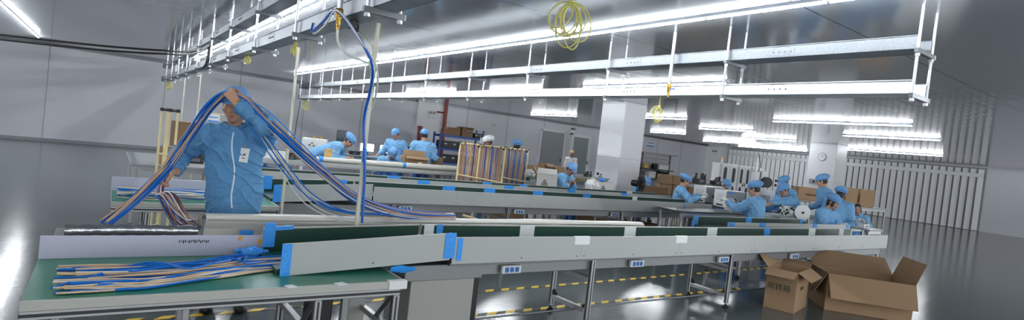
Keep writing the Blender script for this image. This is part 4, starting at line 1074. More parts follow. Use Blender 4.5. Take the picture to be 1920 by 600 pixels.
# ------------------------------------------------------------------ cartons
def carton(label, x, y, z, w, d, h, rz=0.0, mat_='card', flaps=None, tape=True, group=None, name='carton', prints=None, th=.006):
    o = root(name, label, 'carton', (x, y, z), math.radians(rz), group); m = M[mat_]
    b = MB(); b.bb((-w/2, -d/2, 0), (w/2, d/2, th))
    b.bb((-w/2, -d/2, 0), (w/2, -d/2+th, h)); b.bb((-w/2, d/2-th, 0), (w/2, d/2, h)); b.bb((-w/2, -d/2+th, 0), (-w/2+th, d/2-th, h)); b.bb((w/2-th, -d/2+th, 0), (w/2, d/2-th, h))
    if not flaps: b.bb((-w/2, -d/2, h-th), (w/2, -.002, h)); b.bb((-w/2, .002, h-th), (w/2, d/2, h))
    b.build('box_body', m, o, smooth=0)
    if flaps:                                             # angle below horizontal (deg) per side: front, back, left, right
        for sd, ang in flaps.items():
            a = math.radians(ang); L = {'front': d/2, 'back': d/2, 'left': d/2*.9, 'right': d/2*.9}[sd]
            W = w if sd in ('front', 'back') else d
            f = MB(); c, s = math.cos(a)*L, -math.sin(a)*L; n = (math.sin(a)*th, math.cos(a)*th)
            P = [(-W/2, 0, 0), (W/2, 0, 0), (W/2-.01, -c, s), (-W/2+.01, -c, s)]; Q = [(px, py-n[0], pz+n[1]) for px, py, pz in P]
            f.add(P+Q, [(0, 1, 2, 3), (7, 6, 5, 4), (0, 4, 5, 1), (1, 5, 6, 2), (2, 6, 7, 3), (3, 7, 4, 0)])
            r_ = {'front': 0, 'back': PI, 'left': -PI/2, 'right': PI/2}[sd]
            off = {'front': (0, -d/2, h), 'back': (0, d/2, h), 'left': (-w/2, 0, h), 'right': (w/2, 0, h)}[sd]
            f.build('flap', M['cardi'] if mat_ != 'cardw' else m, o, loc=off, rz=r_, smooth=0)
    elif tape:
        t = MB(); t.bb((-w/2-.001, -.025, h), (w/2+.001, .025, h+.001)); t.bb((-w/2-.0015, -.025, h-.06), (-w/2, .025, h)); t.bb((w/2, -.025, h-.06), (w/2+.0015, .025, h)); t.build('sealing_tape', M['wood'], o, smooth=0)
    if prints: prints(o, w, d, h)
    return o
def print_zhou(o, w, d, h):
    text('周转箱', .085, M['inkg'], o, (-w/2-.001, .02, h*.56), (PI/2, 0, -PI/2))
    text('周转箱', .05, M['inkg'], o, (-.03, -d/2-.001, h*.56), (PI/2, 0, 0))
carton('open brown carton with dark Chinese print, standing on the floor under the near line', 6.745, 3.39, 0, .60, .33, .475, 14, flaps={'left': 28, 'front': 30, 'back': -48, 'right': -20}, prints=print_zhou)
carton('wide open brown carton at the right edge, beside the printed one', 7.75, 3.0, 0, .95, .62, .45, -48, flaps={'left': 62, 'front': 62, 'back': -35, 'right': -70})
def logo_line(o, w, d, h):
    q = MB()
    for i in range(6): q.box((-w*.2+i*w*.08, -d/2-.001, h*.45), (w*.05, .001, h*.16), rot=Matrix.Rotation(.5, 3, 'Y'))
    q.build('printed_mark', M['ink'], o, smooth=0)
def triangle(o, w, d, h):
    for sgn, ax, c0, wd in ((1, 0, (-w*.1, -d/2-.0015), w), (2, 1, (-w/2-.0015, 0), d)):
        q = MB(); s = h*.22
        def P(u, v): return (c0[0]+u, c0[1], h*.42+v) if ax == 0 else (c0[0], c0[1]-u, h*.42+v)
        pts = [P(-s, -s*.7), P(s, -s*.7), P(0, s)]
        for a, b in ((0, 1), (1, 2), (2, 0)): q.tube([pts[a], pts[b]], .006, 4)
        q.tube([P(-s*.4, -s*.35), P(s*.4, -s*.35)], .007, 4); q.tube([P(-s*1.3, -s*1.25), P(s*1.3, -s*1.25)], .009, 4); q.tube([P(-s*.2, s*.05), P(s*.2, s*.05)], .007, 4)
        q.build('printed_mark', M['ink'], o, smooth=0)
# benches and tables in the background
def table(label, x0, y0, x1, y1, z, m='desk', name='work_table', shelf=False, legm='alu'):
    o = root(name, label, 'work table', (0, 0, 0))
    MB().bb((x0, y0, z-.03), (x1, y1, z), bev=.004).build('table_top', M[m], o)
    for ya in (y0+.03, y1-.06): MB().bb((x0+.03, ya, z-.09), (x1-.03, ya+.03, z-.03)).build('apron', M[legm], o, smooth=0)
    for x in (x0+.05, x1-.05):
        for y in (y0+.05, y1-.05): MB().bb((x-.022, y-.022, 0), (x+.022, y+.022, z-.03), bev=.004).build('support_leg', M[legm], o)
    if shelf: MB().bb((x0+.05, y0+.05, .2), (x1-.05, y1-.05, .22)).build('lower_shelf', M[legm], o, smooth=0)
    return o
b4 = table('long pale bench carrying the white tube, in front of the bending workers', 1.9, 10.45, 6.35, 11.2, .845, 'rail', shelf=True)
MB().bb((1.9, 10.43, .78), (6.35, 10.45, .85)).build('front_rail', M['panel'], b4, smooth=0)
o = MB().tube([(3.22, 10.6, .896), (3.7, 10.6, .897), (4.8, 10.6, .905), (5.6, 10.6, .908), (6.28, 10.6, .911)], .05, 20, rv=[.046, .048, .055, .058, .06]).build('plastic_tube', M['pvc'])
tag(o, 'long white plastic tube lying on the pale bench', 'tube')
for x in (3.3, 5.0):
    t = MB(); t.lathe([(.056, -.035), (.0575, -.03), (.0575, .03), (.056, .035)], (x, 10.6, .8975 if x < 4 else .906), 18, 'X'); t.build('tape_ring', M['tape'], o)
o = root('bench_cabinet', 'grey white box unit on the pale bench right behind the man', 'cabinet', (2.25, 10.62, .845))
MB().bb((-.35, -.16, 0), (.42, .2, .165), bev=.008).build('cabinet_body', M['mach'], o); MB().bb((-.36, -.17, .165), (.43, .21, .175), bev=.002).build('lid', M['steeld'], o)
mb = MB()
for k in range(5):
    r = .085-.003*(k % 2)
    mb.lathe([(r, k*.048), (r, k*.048+.012), (r*.9, k*.048+.014), (r*.9, k*.048+.034), (r, k*.048+.036), (r, k*.048+.047)], n=24)
tag(mb.build('spool_stack', M['wood'], loc=(3.55, 10.95, .845)), 'stack of pale wooden spools on the bench beside the bending worker', 'spools')
def label_print(o, w, d, h): MB().bb((w*.08, -d/2-.002, h*.15), (w*.24, -d/2-.0005, h*.55)).build('shipping_label', M['paper'], o, smooth=0)
carton('open brown carton with white label on the pale bench in front of the standing worker', 5.42, 10.95, .845, .5, .26, .25, -14, flaps={'front': 25, 'back': -60}, prints=label_print)
carton('small brown carton right of the worker seen from behind', 6.33, 11.75, .85, .28, .24, .24, 5)
table('narrow bench right of the worker seen from behind', 6.15, 11.55, 6.95, 12.0, .85, 'machg')
table('dark work table in front of the standing worker with monitors behind', 5.0, 12.45, 6.6, 12.75, .93, 'machg')
table('long desk along the rear with the lit monitors', 4.4, 14.05, 7.6, 14.7, .86, 'machg', shelf=True)
def monitor(label, x, y, z, w, h, rz, m='screen'):
    o = root('monitor', label, 'monitor', (x, y, z), math.radians(rz))
    MB().box((0, 0, h/2+.1), (w, .035, h), bev=.006).build('monitor_case', M['blackm'], o); MB().box((0, -.019, h/2+.1), (w-.03, .003, h-.03)).build('screen', M[m], o, smooth=0)
    s = MB(); s.box((0, .02, .07), (.05, .03, .14)); s.box((0, .01, .006), (.2, .16, .012), bev=.004); s.build('stand', M['blackm'], o); return o
monitor('wide lit monitor left of the standing worker', 5.65, 14.32, .86, .38, .23, -25)
monitor('lit monitor half hidden by the standing worker', 6.13, 14.2, .86, .34, .23, -40)
monitor('dark monitor right of the standing worker with a blue glint', 6.95, 14.25, .86, .36, .24, -30, 'glassd')
monitor('tall dark screen behind the bending worker', 5.0, 14.5, .86, .26, .5, -20, 'glassd')
def gear(label, x, y, z, s, seed, name='test_equipment', m='blackm', rz=0.):
    o = root(name, label, 'equipment', (x, y, z), rz); g = random.Random(seed)
    MB().bb((-s*.5, -s*.3, 0), (s*.5, s*.3, s*.35), bev=.01).build('housing', M[m], o)
    b = MB()
    for k in range(7):
        u, v = g.uniform(-.4, .4)*s, g.uniform(-.22, .22)*s; hh = s*g.uniform(.1, .45)
        if k % 2: b.bb((u-.07*s, v-.06*s, s*.35), (u+.07*s, v+.06*s, s*.35+hh), bev=.005)
        else: b.cyl((u, v, s*.35), (u, v, s*.35+hh), s*.06, 10)
    b.build('fittings', M['machg' if g.random() < .4 else 'blackm'], o)
    p = MB(); p.bb((-s*.3, -s*.305, s*.08), (s*.1, -s*.3, s*.25)); p.build('front_plate', M['steeld'], o, smooth=0)
    for k in range(3): MB().lathe([(.035*s, 0), (.035*s, .03*s)], (s*(.2+.1*k), -s*.3-.03*s, s*.17), 10, 'Y').build('knob', M['steeld'], o)
    return o
gear('black bench apparatus behind the bending worker', 4.7, 14.35, .86, .34, 1)
gear('black equipment between the monitors on the rear desk', 5.3, 14.25, .86, .26, 2)
gear('dark apparatus at the left end, above the bent worker behind the man', 2.95, 11.0, .845, .3, 3)
gear('dark device with round fan on the pale bench next to the grey box unit', 2.82, 10.75, .845, .16, 4)
gear('low black device at the right end of the rear desk', 7.3, 14.3, .86, .3, 5)
o = root('tube_machine', 'white machine panel with two brass caps left of the bending worker', 'machine', (4.1, 13.75, 0), -.35)
MB().bb((-.27, -.2, 0), (.3, .2, 1.19), bev=.015).build('machine_body', M['mach'], o)
for x in (-.02, .12): MB().lathe([(.036, 1.19), (.036, 1.235), (.042, 1.237), (.042, 1.25)], (x, 0, 0), 16).build('brass_cap', M['brass'], o)
b = MB()
for x, z in ((-.1, 1.03), (-.04, 1.08), (0, 1.02)): b.lathe([(.022, 0), (.02, .02)], (x, -.22, z), 10, 'Y')
b.build('valve_knob', M['steeld'], o); MB().bb((-.2, -.204, .3), (.24, -.2, .8)).build('access_panel', M['machg'], o, smooth=0)
# pipes and signs at the back wall
for lab, x, y, z1, r in (('tall red fire pipe beside the white framed door', 12.72, 23.1, HC, .085), ('short red post left of the white framed door', 11.5, 23.1, 1.98, .085)):
    o = root('fire_pipe', lab, 'pipe', (x, y, 0)); MB().cyl((0, 0, 0), (0, 0, z1), r, 14).build('pipe', M['red'], o)
    k = MB()
    for z in (.6, 1.9): k.lathe([(r+.03, z), (r+.03, z+.06)], n=14)
    k.build('pipe_flange', M['red'], o)
    if z1 > 3: MB().cyl((0, 0, 2.72), (-.45, 0, 2.72), .035, 10).build('side_branch', M['red'], o)
def emergency(label, x, y, z, rz=0):
    o = root('emergency_light', label, 'emergency light', (x, y, z), rz)
    MB().box((0, -.03, 0), (.34, .06, .2), bev=.012).build('light_case', M['mach'], o)
    for s in (-1, 1):
        l = MB(); l.lathe([(.03, .02), (.06, -.02), (.062, -.05)], (s*.1, -.04, .15), 14, 'Y'); l.build('lamp_head', M['machg'], o); MB().lathe([(.05, -.052), (.048, -.056)], (s*.1, -.04, .15), 14, 'Y').build('lamp_lens', M['glassd'], o)
    return o
emergency('twin head emergency light above the white framed door', 12.05, 23.2, 2.5); emergency('twin head emergency light above the grey glass door', 20.95, 23.4, 2.72); emergency('twin head emergency light on the far corner pilaster', 33.4, 22.75, 2.6, -PI/2)
def sign(label, x, y, z, w, h, rz=0, kind=0, name='wall_sign'):
    o = root(name, label, 'sign', (x, y, z), rz)
    MB().box((0, -.006, 0), (w, .012, h), bev=.002).build('sign_board', M['paper'], o)
    q = MB()
    if kind == 0: q.bb((-w/2, -.0135, -h/2), (w/2, -.0125, -h/2+h*.22)); q.bb((-w*.38, -.0135, h*.05), (w*.38, -.0125, h*.2))
    else:
        for k in range(4): q.bb((-w*.38, -.0135, h*(.28-.16*k)), (w*(.38-.1*(k % 2)), -.0125, h*(.33-.16*k)))
    q.build('sign_print', M['signb' if kind == 0 else 'ink'], o, smooth=0); return o
sign('white sign with blue stripe high on the back wall right of the white pillar', 27.55, 23.39, 2.66, .7, .36)
sign('white paper notice on the back wall above the blue shelf', 15.68, 23.39, 2.46, .34, .28, 0, 1, 'wall_notice')
o = sign('small white and blue notice on a pole behind the raised arm', 1.24, 8.98, 1.46, .15, .11, -.5, 0, 'hanging_notice')
MB().cyl((-.07, .004, .07), (-.07, .004, -1.46), .01, 6).build('notice_post', M['cream'], o); MB().cyl((-.1, .004, .065), (.22, .004, .065), .008, 6).build('notice_arm', M['cream'], o)
o = root('wall_clock', 'round white clock high on the far square pillar', 'clock', (24.0, 11.3, 2.55), -PI/2)
MB().lathe([(.17, 0), (.17, -.03), (.15, -.04)], (0, 0, 0), 24, 'Y').build('clock_rim', M['machg'], o); MB().lathe([(.15, -.03), (.148, -.042)], (0, 0, 0), 24, 'Y').build('clock_face', M['paper'], o)
q = MB(); q.tube([(0, -.045, 0), (.06, -.045, .06)], .006, 4); q.tube([(0, -.045, 0), (-.02, -.045, .1)], .005, 4); q.build('clock_hand', M['ink'], o)
o = root('wall_switch', 'small switch box on the far square pillar behind the standing worker', 'switch', (23.99, 11.55, 1.5), -PI/2)
MB().box((0, -.02, 0), (.3, .04, .2), bev=.01).build('switch_plate', M['machg'], o); MB().box((.05, -.045, 0), (.08, .02, .1)).build('switch_rocker', M['blackm'], o)
# blue shelving
o = root('storage_shelf', 'blue steel storage shelf with black bins by the red pipe', 'shelf', (10.9, 20.0, 0))
for x in (0, 2.02):
    for y in (0, .55): MB().bb((x-.035, y-.03, 0), (x+.035, y+.03, 2.05 if x else 1.78), bev=.004).build('upright', M['bluesteel'], o)
for z in (.6, 1.16, 1.7):
    MB().bb((0, .02, z-.03), (2.02, .53, z-.005)).build('shelf_board', M['steeld'], o, smooth=0)
    for y in (-.03, .55): MB().bb((0, y, z-.09), (2.02, y+.03, z), bev=.003).build('shelf_beam', M['bluesteel'], o)
MB().bb((1.2, -.02, 1.95), (2.02, .0, 1.98)).build('top_rail', M['steeld'], o, smooth=0)
MB().bb((1.85, -.05, 1.5), (2.25, -.035, 1.75)).build('paper_sheet', M['paper'], o, smooth=0)
carton('left brown carton on top of the blue shelf', 11.55, 20.27, 1.702, .55, .42, .32, 4, 'cardd')
carton('right brown carton with raised flaps on top of the blue shelf', 12.2, 20.27, 1.702, .5, .42, .4, -4, 'cardd', flaps={'front': 10, 'back': 15, 'left': 20})
def binbox(label, x, y, z, w, d, h):
    o = root('storage_bin', label, 'bin', (x, y, z))
    b = MB(); b.bb((-w/2, -d/2, 0), (w/2, d/2, .01)); b.bb((-w/2, -d/2, 0), (w/2, -d/2+.012, h)); b.bb((-w/2, d/2-.012, 0), (w/2, d/2, h)); b.bb((-w/2, -d/2, 0), (-w/2+.012, d/2, h)); b.bb((w/2-.012, -d/2, 0), (w/2, d/2, h)); b.build('bin_body', M['bin'], o, smooth=0)
    MB().bb((-w/2-.01, -d/2-.01, h-.03), (w/2+.01, -d/2+.0, h)).build('bin_rim', M['bin'], o, smooth=0)
    for k in (-.25, .25): MB().bb((w*k-.05, -d/2-.006, h*.5), (w*k+.05, -d/2-.001, h*.68)).build('bin_label', M['paper'], o, smooth=0)
    return o
for lab, x, z in (('black bin at the left of the middle shelf', 11.4, 1.162), ('black bin at the right of the middle shelf', 12.3, 1.162), ('black bin at the left of the lowest shelf', 11.4, .602), ('black bin at the right of the lowest shelf', 12.3, .602)):
    binbox(lab, x, 20.27, z, .82, .44, .3)
binbox('small black bin on the blue shelf top next to the cartons', 12.72, 20.27, 1.702, .36, .4, .2)
# wire racks
def wire_rack(label, x0, x1, y, posts, seed, n):
    o = root('wire_rack', label, 'wire rack', (0, y, 0)); zt = 1.49; L = x1-x0
    for x in posts:
        MB().cyl((x, -.05, .02), (x, -.05, zt), .017, 10).build('post', M['cream'], o)
        j = MB(); j.lathe([(.03, zt-.05), (.03, zt+.028)], (x, -.035, 0), 10); j.build('corner_joint', M['black'], o)
        MB().bb((x-.02, -.3, .0), (x+.02, .3, .03), bev=.004).build('base_foot', M['cream'], o)
    MB().cyl((x0, -.045, zt+.004), (x1, -.045, zt+.004), .017, 10).build('top_bar', M['cream'], o)
    MB().cyl((x0, -.075, .87), (x1, -.075, .87-.1*L), .015, 10).build('lower_bar', M['cream'], o)
    MB().cyl((x0, 0, .3), (x1, 0, .3), .015, 10).build('lower_bar', M['cream'], o)
    for k in range(5): MB().lathe([(.0205, -.012), (.0205, .012)], (x0+L*(k+.5)/5, -.045, zt+.004), 8, 'X').build('bar_ring', M['black'], o)
    g = random.Random(seed); x = x0+.03; k = 0
    while x < x1-.03:                                     # bands of hung wire: wide beige ones, narrow blue ones
        blue = k % 2 == 1; wdt = g.uniform(.02, .034) if blue else g.uniform(.07, .14); e = min(x+wdt, x1-.025); mats_ = ('wblue', 'wblued') if blue else ('wpink', 'wpink2', 'wbeige')
        a = x
        while a < e-.004:
            mb = MB(); m = g.choice(mats_)
            for q in range(2):
                yy = g.uniform(-.035, .012); pts = [(a+q*.006, .004, zt+.012)]
                pts += [(a+q*.006+g.uniform(-.005, .005), yy, zt-.1-.145*i) for i in range(6)]
                mb.tube(spline(pts, 2), .0052, 5)
            mb.build('hung_wires', M[m], o); a += .0125
        x = e+.004; k += 1
    return o
wire_rack('cream pipe rack hung full of blue and pinkish wires, left one with two bays', 5.66, 6.74, 9.6, (5.66, 6.12, 6.74), 2, 60)
wire_rack('cream pipe rack hung with wires, right one ending in a single post', 6.80, 7.40, 9.66, (6.80, 7.40), 3, 32)
o = root('pipe_rack', 'cream pipe rack with black corners at the far left edge', 'pipe rack', (0, 0, 0))
for x, y in ((.56, 8.3), (.64, 8.2), (.72, 8.12), (.64, 8.5)):
    MB().cyl((x, y, .02), (x, y, 1.5), .014, 8).build('post', M['cream'], o); MB().lathe([(.022, 1.49), (.022, 1.53)], (x, y, 0), 8).build('corner_joint', M['black'], o)
MB().cyl((.56, 8.3, 1.51), (.72, 8.12, 1.51), .016, 8).build('top_bar', M['black'], o); MB().cyl((.56, 8.3, .95), (.72, 8.12, .95), .014, 8).build('lower_bar', M['cream'], o); MB().cyl((.64, 8.5, .02), (.56, 8.3, .02), .014, 8).build('foot_bar', M['cream'], o)
MB().cyl((.64, 8.5, 1.0), (.64, 8.2, 1.0), .014, 8).build('cross_bar', M['cream'], o)
# left background cartons
table('plain table behind the man at left carrying cartons', .3, 8.62, 1.5, 10.6, .78, 'machg')
carton('large dark brown carton behind the draped wires at left', 1.14, 10.3, .782, .48, .4, .56, -30, 'cardd')
carton('small brown carton with white label at the left edge behind the wires', .78, 8.82, .782, .26, .24, .24, -25, 'card', prints=label_print)
gear('dark equipment between the cartons behind the man at left', 1.12, 9.3, .782, .28, 9)
# benches around the leaning worker
table('small table holding the white carton with triangle print', 7.05, 8.72, 7.85, 9.2, .77, 'machg'); table('small table holding the white carton by the pillar', 8.55, 8.75, 9.6, 9.25, .77, 'machg')
carton('white open carton with black warning triangle left of the leaning worker', 7.46, 8.95, .772, .42, .34, .27, -38, 'cardw', flaps={'back': -40, 'left': -60}, prints=triangle)
carton('white open carton with printed side in front of the white pillar', 9.2, 9.0, .772, .38, .32, .2, -38, 'cardw', flaps={'left': -55}, prints=triangle)
def bag(label, x, y, z, r, s, m='whitec'):
    t = sdf_obj('plastic_bag', lambda P: crumple(P, (0, 0, r[2]*.85), r, s), (-r[0]*1.6, -r[1]*1.6, -.02), (r[0]*1.6, r[1]*1.6, r[2]*2.4), .012, M[m], None); t.location = (x, y, z); return tag(t, label, 'plastic bag')
bag('crumpled white plastic bag left of the white carton by the pillar', 8.82, 9.0, .775, (.16, .12, .13), 1.0)
bag('white bag on the bench behind the triangle carton', 7.62, 9.75, .92, (.13, .1, .08), 1.0)
t = sdf_obj('blue_pouch', lambda P: crumple(P, (0, 0, .05), (.07, .05, .05), 1.0), (-.12, -.1, -.02), (.12, .1, .14), .01, M['tape'], None); t.location = (9.12, 9.0, .97); tag(t, 'small blue pouch on top of the white carton by the pillar', 'pouch')
table('bench with brown cartons right of the wire racks', 7.5, 9.55, 9.3, 10.05, .915, 'deskg')
carton('brown carton with dark print right of the wire racks', 7.72, 9.85, .917, .3, .2, .26, -5, 'card', prints=logo_line)
carton('dark brown carton in the middle of the rack side bench', 8.12, 9.85, .917, .28, .22, .32, 8, 'cardd', flaps={'front': 35, 'right': 30})
carton('lighter brown carton at the back of the rack side bench', 8.5, 9.88, .917, .3, .2, .28, 3, 'card')
carton('flat brown carton lying at the pillar end of the rack side bench', 9.1, 9.75, .917, .3, .26, .06, 10, 'card')
o = table('grey bench against the back behind the leaning worker', 9.4, 10.2, 10.6, 10.65, .99, 'machg')
gear('small black instrument on the grey bench by the white pillar', 10.0, 10.4, .99, .2, 12)
gear('pale box instrument on the grey bench beside the pillar', 10.4, 10.4, .99, .18, 13, m='mach')
# fan
o = root('standing_fan', 'black industrial fan right of the white pillar', 'fan', (10.3, 9.0, 0), math.radians(200))
MB().lathe([(.2, 0), (.2, .025), (.03, .05), (.022, .06), (.02, .85)], n=18).build('stand', M['black'], o)
MB().lathe([(.07, -.14), (.08, -.06), (.08, .0), (.05, .05)], (0, 0, 1.0), 16, 'Y').build('motor', M['black'], o)
g_ = MB()
for rr_ in (.19, .15, .1): g_.tube([(rr_*math.cos(a), .05+.03*(1-rr_/.2), 1.0+rr_*math.sin(a)) for a in np.linspace(0, 2*PI, 33)], .006, 5); g_.tube([(rr_*math.cos(a), .14-.02*(rr_/.2), 1.0+rr_*math.sin(a)) for a in np.linspace(0, 2*PI, 33)], .006, 5)
for k in range(28):
    a = 2*PI*k/28; g_.tube([(0, .08, 1.0), (.19*math.cos(a), .052, 1.0+.19*math.sin(a)), (.19*math.cos(a), .12, 1.0+.19*math.sin(a)), (.03*math.cos(a), .145, 1.0+.03*math.sin(a))], .0045, 4)
g_.build('grille', M['black'], o)
for k in range(4):
    a = 2*PI*k/4; b = MB(); c_, s_ = math.cos(a), math.sin(a)
    P = [(.03, .085), (.17, .075), (.17, .105), (.03, .1)]; V = []
    for t_ in (-.35, .35):
        for rr_, yy in P[:2]: V.append((rr_*math.cos(a+t_), yy+.03*t_, 1.0+rr_*math.sin(a+t_)))
    V = [V[0], V[1], V[3], V[2]]; b.add(V+[(x, y+.004, z) for x, y, z in V], [(0, 1, 2, 3), (7, 6, 5, 4), (0, 4, 5, 1), (1, 5, 6, 2), (2, 6, 7, 3), (3, 7, 4, 0)]); b.build('blade', M['blackm'], o)
# cartons right of the pillar
table('low table with the flat wide carton behind the fan', 10.75, 9.0, 11.9, 9.55, .7, 'machg')
carton('wide brown carton lying in front of the worker by the fan', 11.2, 9.22, .702, .6, .25, .24, -33, 'cardd')
for lab, x, y, z, w, rz in (('top left carton of the stack right of the fan', 12.28, 9.8, 1.0, .34, -30), ('top right carton of the stack right of the fan', 12.58, 9.63, 1.0, .32, -30), ('middle left carton of the stack right of the fan', 12.28, 9.8, .74, .34, -30), ('middle right carton of the stack, beside the gloved woman', 12.62, 9.6, .74, .4, -30),
      ('lower left carton of the stack right of the fan', 12.28, 9.8, .48, .34, -30), ('lower right carton of the stack, behind the gloved woman', 12.62, 9.6, .48, .4, -30), ('far carton of the stack behind the gloved woman', 13.05, 9.45, .74, .36, -30), ('low far carton of the stack behind the gloved woman', 13.05, 9.45, .48, .36, -30)):
    carton(lab, x, y, z, w, .3, .255, rz, 'card')
table('pallet table carrying the carton stack right of the fan', 12.0, 9.1, 13.4, 10.15, .478, 'wood', legm='wood')
# rack at the back wall right of the pillar
o = root('parts_rack', 'grey parts rack with cluttered boards at the back wall right of the pillar', 'shelf', (0, 0, 0))
for x in (26.3, 28.9): MB().bb((x-.03, 22.8, 0), (x+.03, 22.9, 2.1)).build('upright', M['steeld'], o, smooth=0)
for z, x1 in ((2.08, 29.6), (1.78, 28.9), (1.5, 28.9)): MB().bb((26.2, 22.8, z-.03), (x1, 22.9, z+.03)).build('top_rail', M['trim'], o, smooth=0)
for z in (1.12, .55): MB().bb((26.2, 22.5, z-.05), (29.0, 23.2, z)).build('shelf_board', M['blackm'], o, smooth=0)
for lab, x, z, w, h, m in (('white box on the upper board of the parts rack', 28.2, 1.12, .9, .33, 'mach'), ('round dark spool on the upper board of the parts rack', 27.5, 1.12, .36, .36, 'blackm'), ('tan item at the left of the upper board of the parts rack', 26.6, 1.12, .4, .3, 'wood'), ('white machine on the lower board of the parts rack', 27.2, .55, .6, .42, 'mach'), ('black cabinet on the lower board of the parts rack', 28.3, .55, .7, .46, 'blackm')):
    q = root('rack_item', lab, 'stored item', (x, 22.85, z))
    if 'round' in lab: MB().lathe([(w/2, -.12), (w/2, -.1), (w*.3, -.09), (w*.3, .09), (w/2, .1), (w/2, .12)], (0, 0, w/2), 18, 'Y').build('spool_body', M[m], q)
    else: MB().bb((-w/2, -.2, 0), (w/2, .2, h*.8), bev=.03).build('item_body', M[m], q); MB().bb((-w/2-.01, -.21, h*.8), (w/2+.01, .21, h), bev=.02).build('item_lid', M[m], q)
table('dark table with black apparatus behind the gloved woman', 15.0, 10.5, 16.6, 11.2, 1.05, 'blackm')
gear('black apparatus on the dark table behind the gloved woman', 15.35, 10.9, 1.05, .42, 15); gear('flat dark apparatus at the right end of the dark table', 16.1, 10.8, 1.05, .36, 16)
carton('brown carton under the dark table', 15.3, 10.85, .0, .5, .5, .6, 10, 'cardd'); carton('second brown carton under the dark table, right one', 16.1, 10.85, .0, .5, .5, .6, -6, 'cardd')
o = root('spool_stand', 'tan spool with a flat disc on top behind the puffy cap of the gloved woman', 'spool', (13.1, 9.85, 1.0)); table('small tall table under the tan spool', 12.85, 9.65, 13.35, 10.12, .998, 'machg')
MB().lathe([(.13, 0), (.13, .05), (.07, .2), (.06, .24)], n=18).build('spool_cone', M['wood'], o); MB().lathe([(.14, .25), (.14, .262)], n=20).build('disc', M['machg'], o); MB().cyl((0, 0, .24), (0, 0, .36), .012, 8).build('spindle', M['steeld'], o)
# cabinets in front of the blinds
def glazed_cabinet(label, x0, x1, y, h, lamp=False):
    o = root('glazed_cabinet', label, 'cabinet', (x0, y, 0)); w = x1-x0
    MB().bb((0, 0, 0), (w, .36, h), bev=.02).build('cabinet_body', M['mach'], o)
    for k in range(2):
        a = w*(.05+.47*k); d = MB().bb((a, -.02, .1), (a+w*.43, 0, h-.06), bev=.01).build('door', M['mach'], o)
        for z0, z1 in ((h*.18, h*.55), (h*.62, h*.93)):
            t = MB(); xx0, xx1 = a+w*.13, a+w*.30; r = (xx1-xx0)/2; pts = []
            for q in range(9): ang = PI*q/8; pts.append((xx0+r+r*math.cos(ang), -.026, z1-r+r*math.sin(ang)))
            for q in range(9): ang = PI+PI*q/8; pts.append((xx0+r+r*math.cos(ang), -.026, z0+r+r*math.sin(ang)))
            n = len(pts); t.add(pts+[(x, -.019, z) for x, _, z in pts], [tuple(range(n-1, -1, -1))]+[(q, (q+1) % n, n+(q+1) % n, n+q) for q in range(n)])
            t.build('window_pane', M['glassd'], d, smooth=0)
        MB().bb((a+(w*.36 if k == 0 else w*.03), -.04, h*.56), (a+(w*.40 if k == 0 else w*.07), -.02, h*.63), bev=.004).build('door_handle', M['blackm'], d)
    e = MB(); e.bb((-.02, -.03, 0), (.02, .0, h)); e.bb((w-.02, -.03, 0), (w+.02, .0, h)); e.build('edge_strip', M['lav'], o, smooth=0)
    if lamp: MB().lathe([(.035, h), (.035, h+.12), (.03, h+.13)], (w*.3, .2, 0), 12).build('lamp_post', M['mach'], o); MB().lathe([(.036, h+.13), (.036, h+.2), (.02, h+.21)], (w*.3, .2, 0), 12).build('signal_lamp', M['orange'], o)
    return o
glazed_cabinet('white cabinet with four dark oval windows and amber lamp', 18.05, 19.2, 12.0, 1.8, True); glazed_cabinet('white cabinet right of the lamp cabinet, narrow windows', 19.25, 20.15, 12.05, 1.79); glazed_cabinet('white cabinet nearest the big reel machine, third in the row', 20.2, 21.2, 12.1, 1.79)
# machine boxes
table('dark table with the grey machine boxes', 10.72, 6.6, 12.7, 8.4, .76, 'desk'); table('dark table edge left of the gloved worker seen from behind', 8.15, 6.05, 10.5, 6.6, .76, 'desk')
def machine_box(label, x, y, z, w, d, h, rz, wedge=0):
    o = root('machine_box', label, 'machine', (x, y, z), math.radians(rz))
    MB().bb((-w/2, -d/2, .01), (w/2, d/2, h), bev=.012).build('side_case', M['machg'], o)
    f = MB(); f.bb((-w/2-.02, -d/2-.004, .0), (-w/2, d/2+.004, h+.012), bev=.006); f.build('end_panel', M['mach'], o)
    s = MB()
    for k in range(5): s.bb((-w/2-.024, -d/2+.05, h*(.42+.09*k)), (-w/2-.019, d/2-.08, h*(.445+.09*k)))
    s.build('vent_slot', M['machg'], o, smooth=0)
    MB().bb((-w/2-.02, -d/2-.006, h), (w/2+.01, d/2+.006, h+.014), bev=.004).build('lid', M['mach'], o)
    MB().lathe([(.045, 0), (.045, -.012), (.03, -.014)], (-w*.05, -d/2, h*.45), 16, 'Y').build('cooling_fan', M['blackm'], o); MB().bb((-w/2-.022, -d/2+.06, .03), (-w/2-.018, d/2-.1, .06)).build('power_inlet', M['blackm'], o, smooth=0)
    return o
machine_box('left grey and white machine box beside the gloved woman', 11.3, 7.72, .762, .5, .42, .36, -17); o = machine_box('right grey and white machine box with blue tape, beside the gloved worker', 10.98, 6.98, .762, .5, .36, .35, -17)
MB().bb((-.2, -.187, .29), (-.1, -.1845, .34)).build('tape_strip', M['tape'], o, smooth=0); MB().bb((.1, -.187, .04), (.15, -.1845, .17)).build('black_label', M['blackm'], o, smooth=0)
o = MB(); o.box((10.35, 6.32, .768), (.5, .12, .012), rz=.2, bev=.002); tag(o.build('wood_strip', M['wood']), 'thin wooden strip on the dark table edge', 'strip')
mb = MB(); gg = random.Random(5)
for k in range(10): mb.tube(spline([(10.0+.5*gg.random(), 6.25+.25*gg.random(), .766+.004*k) for q in range(4)], 5), .007, 5)
tag(mb.build('wire_scraps', M['wwhite']), 'tangle of white wire pieces on the dark table edge', 'wires')
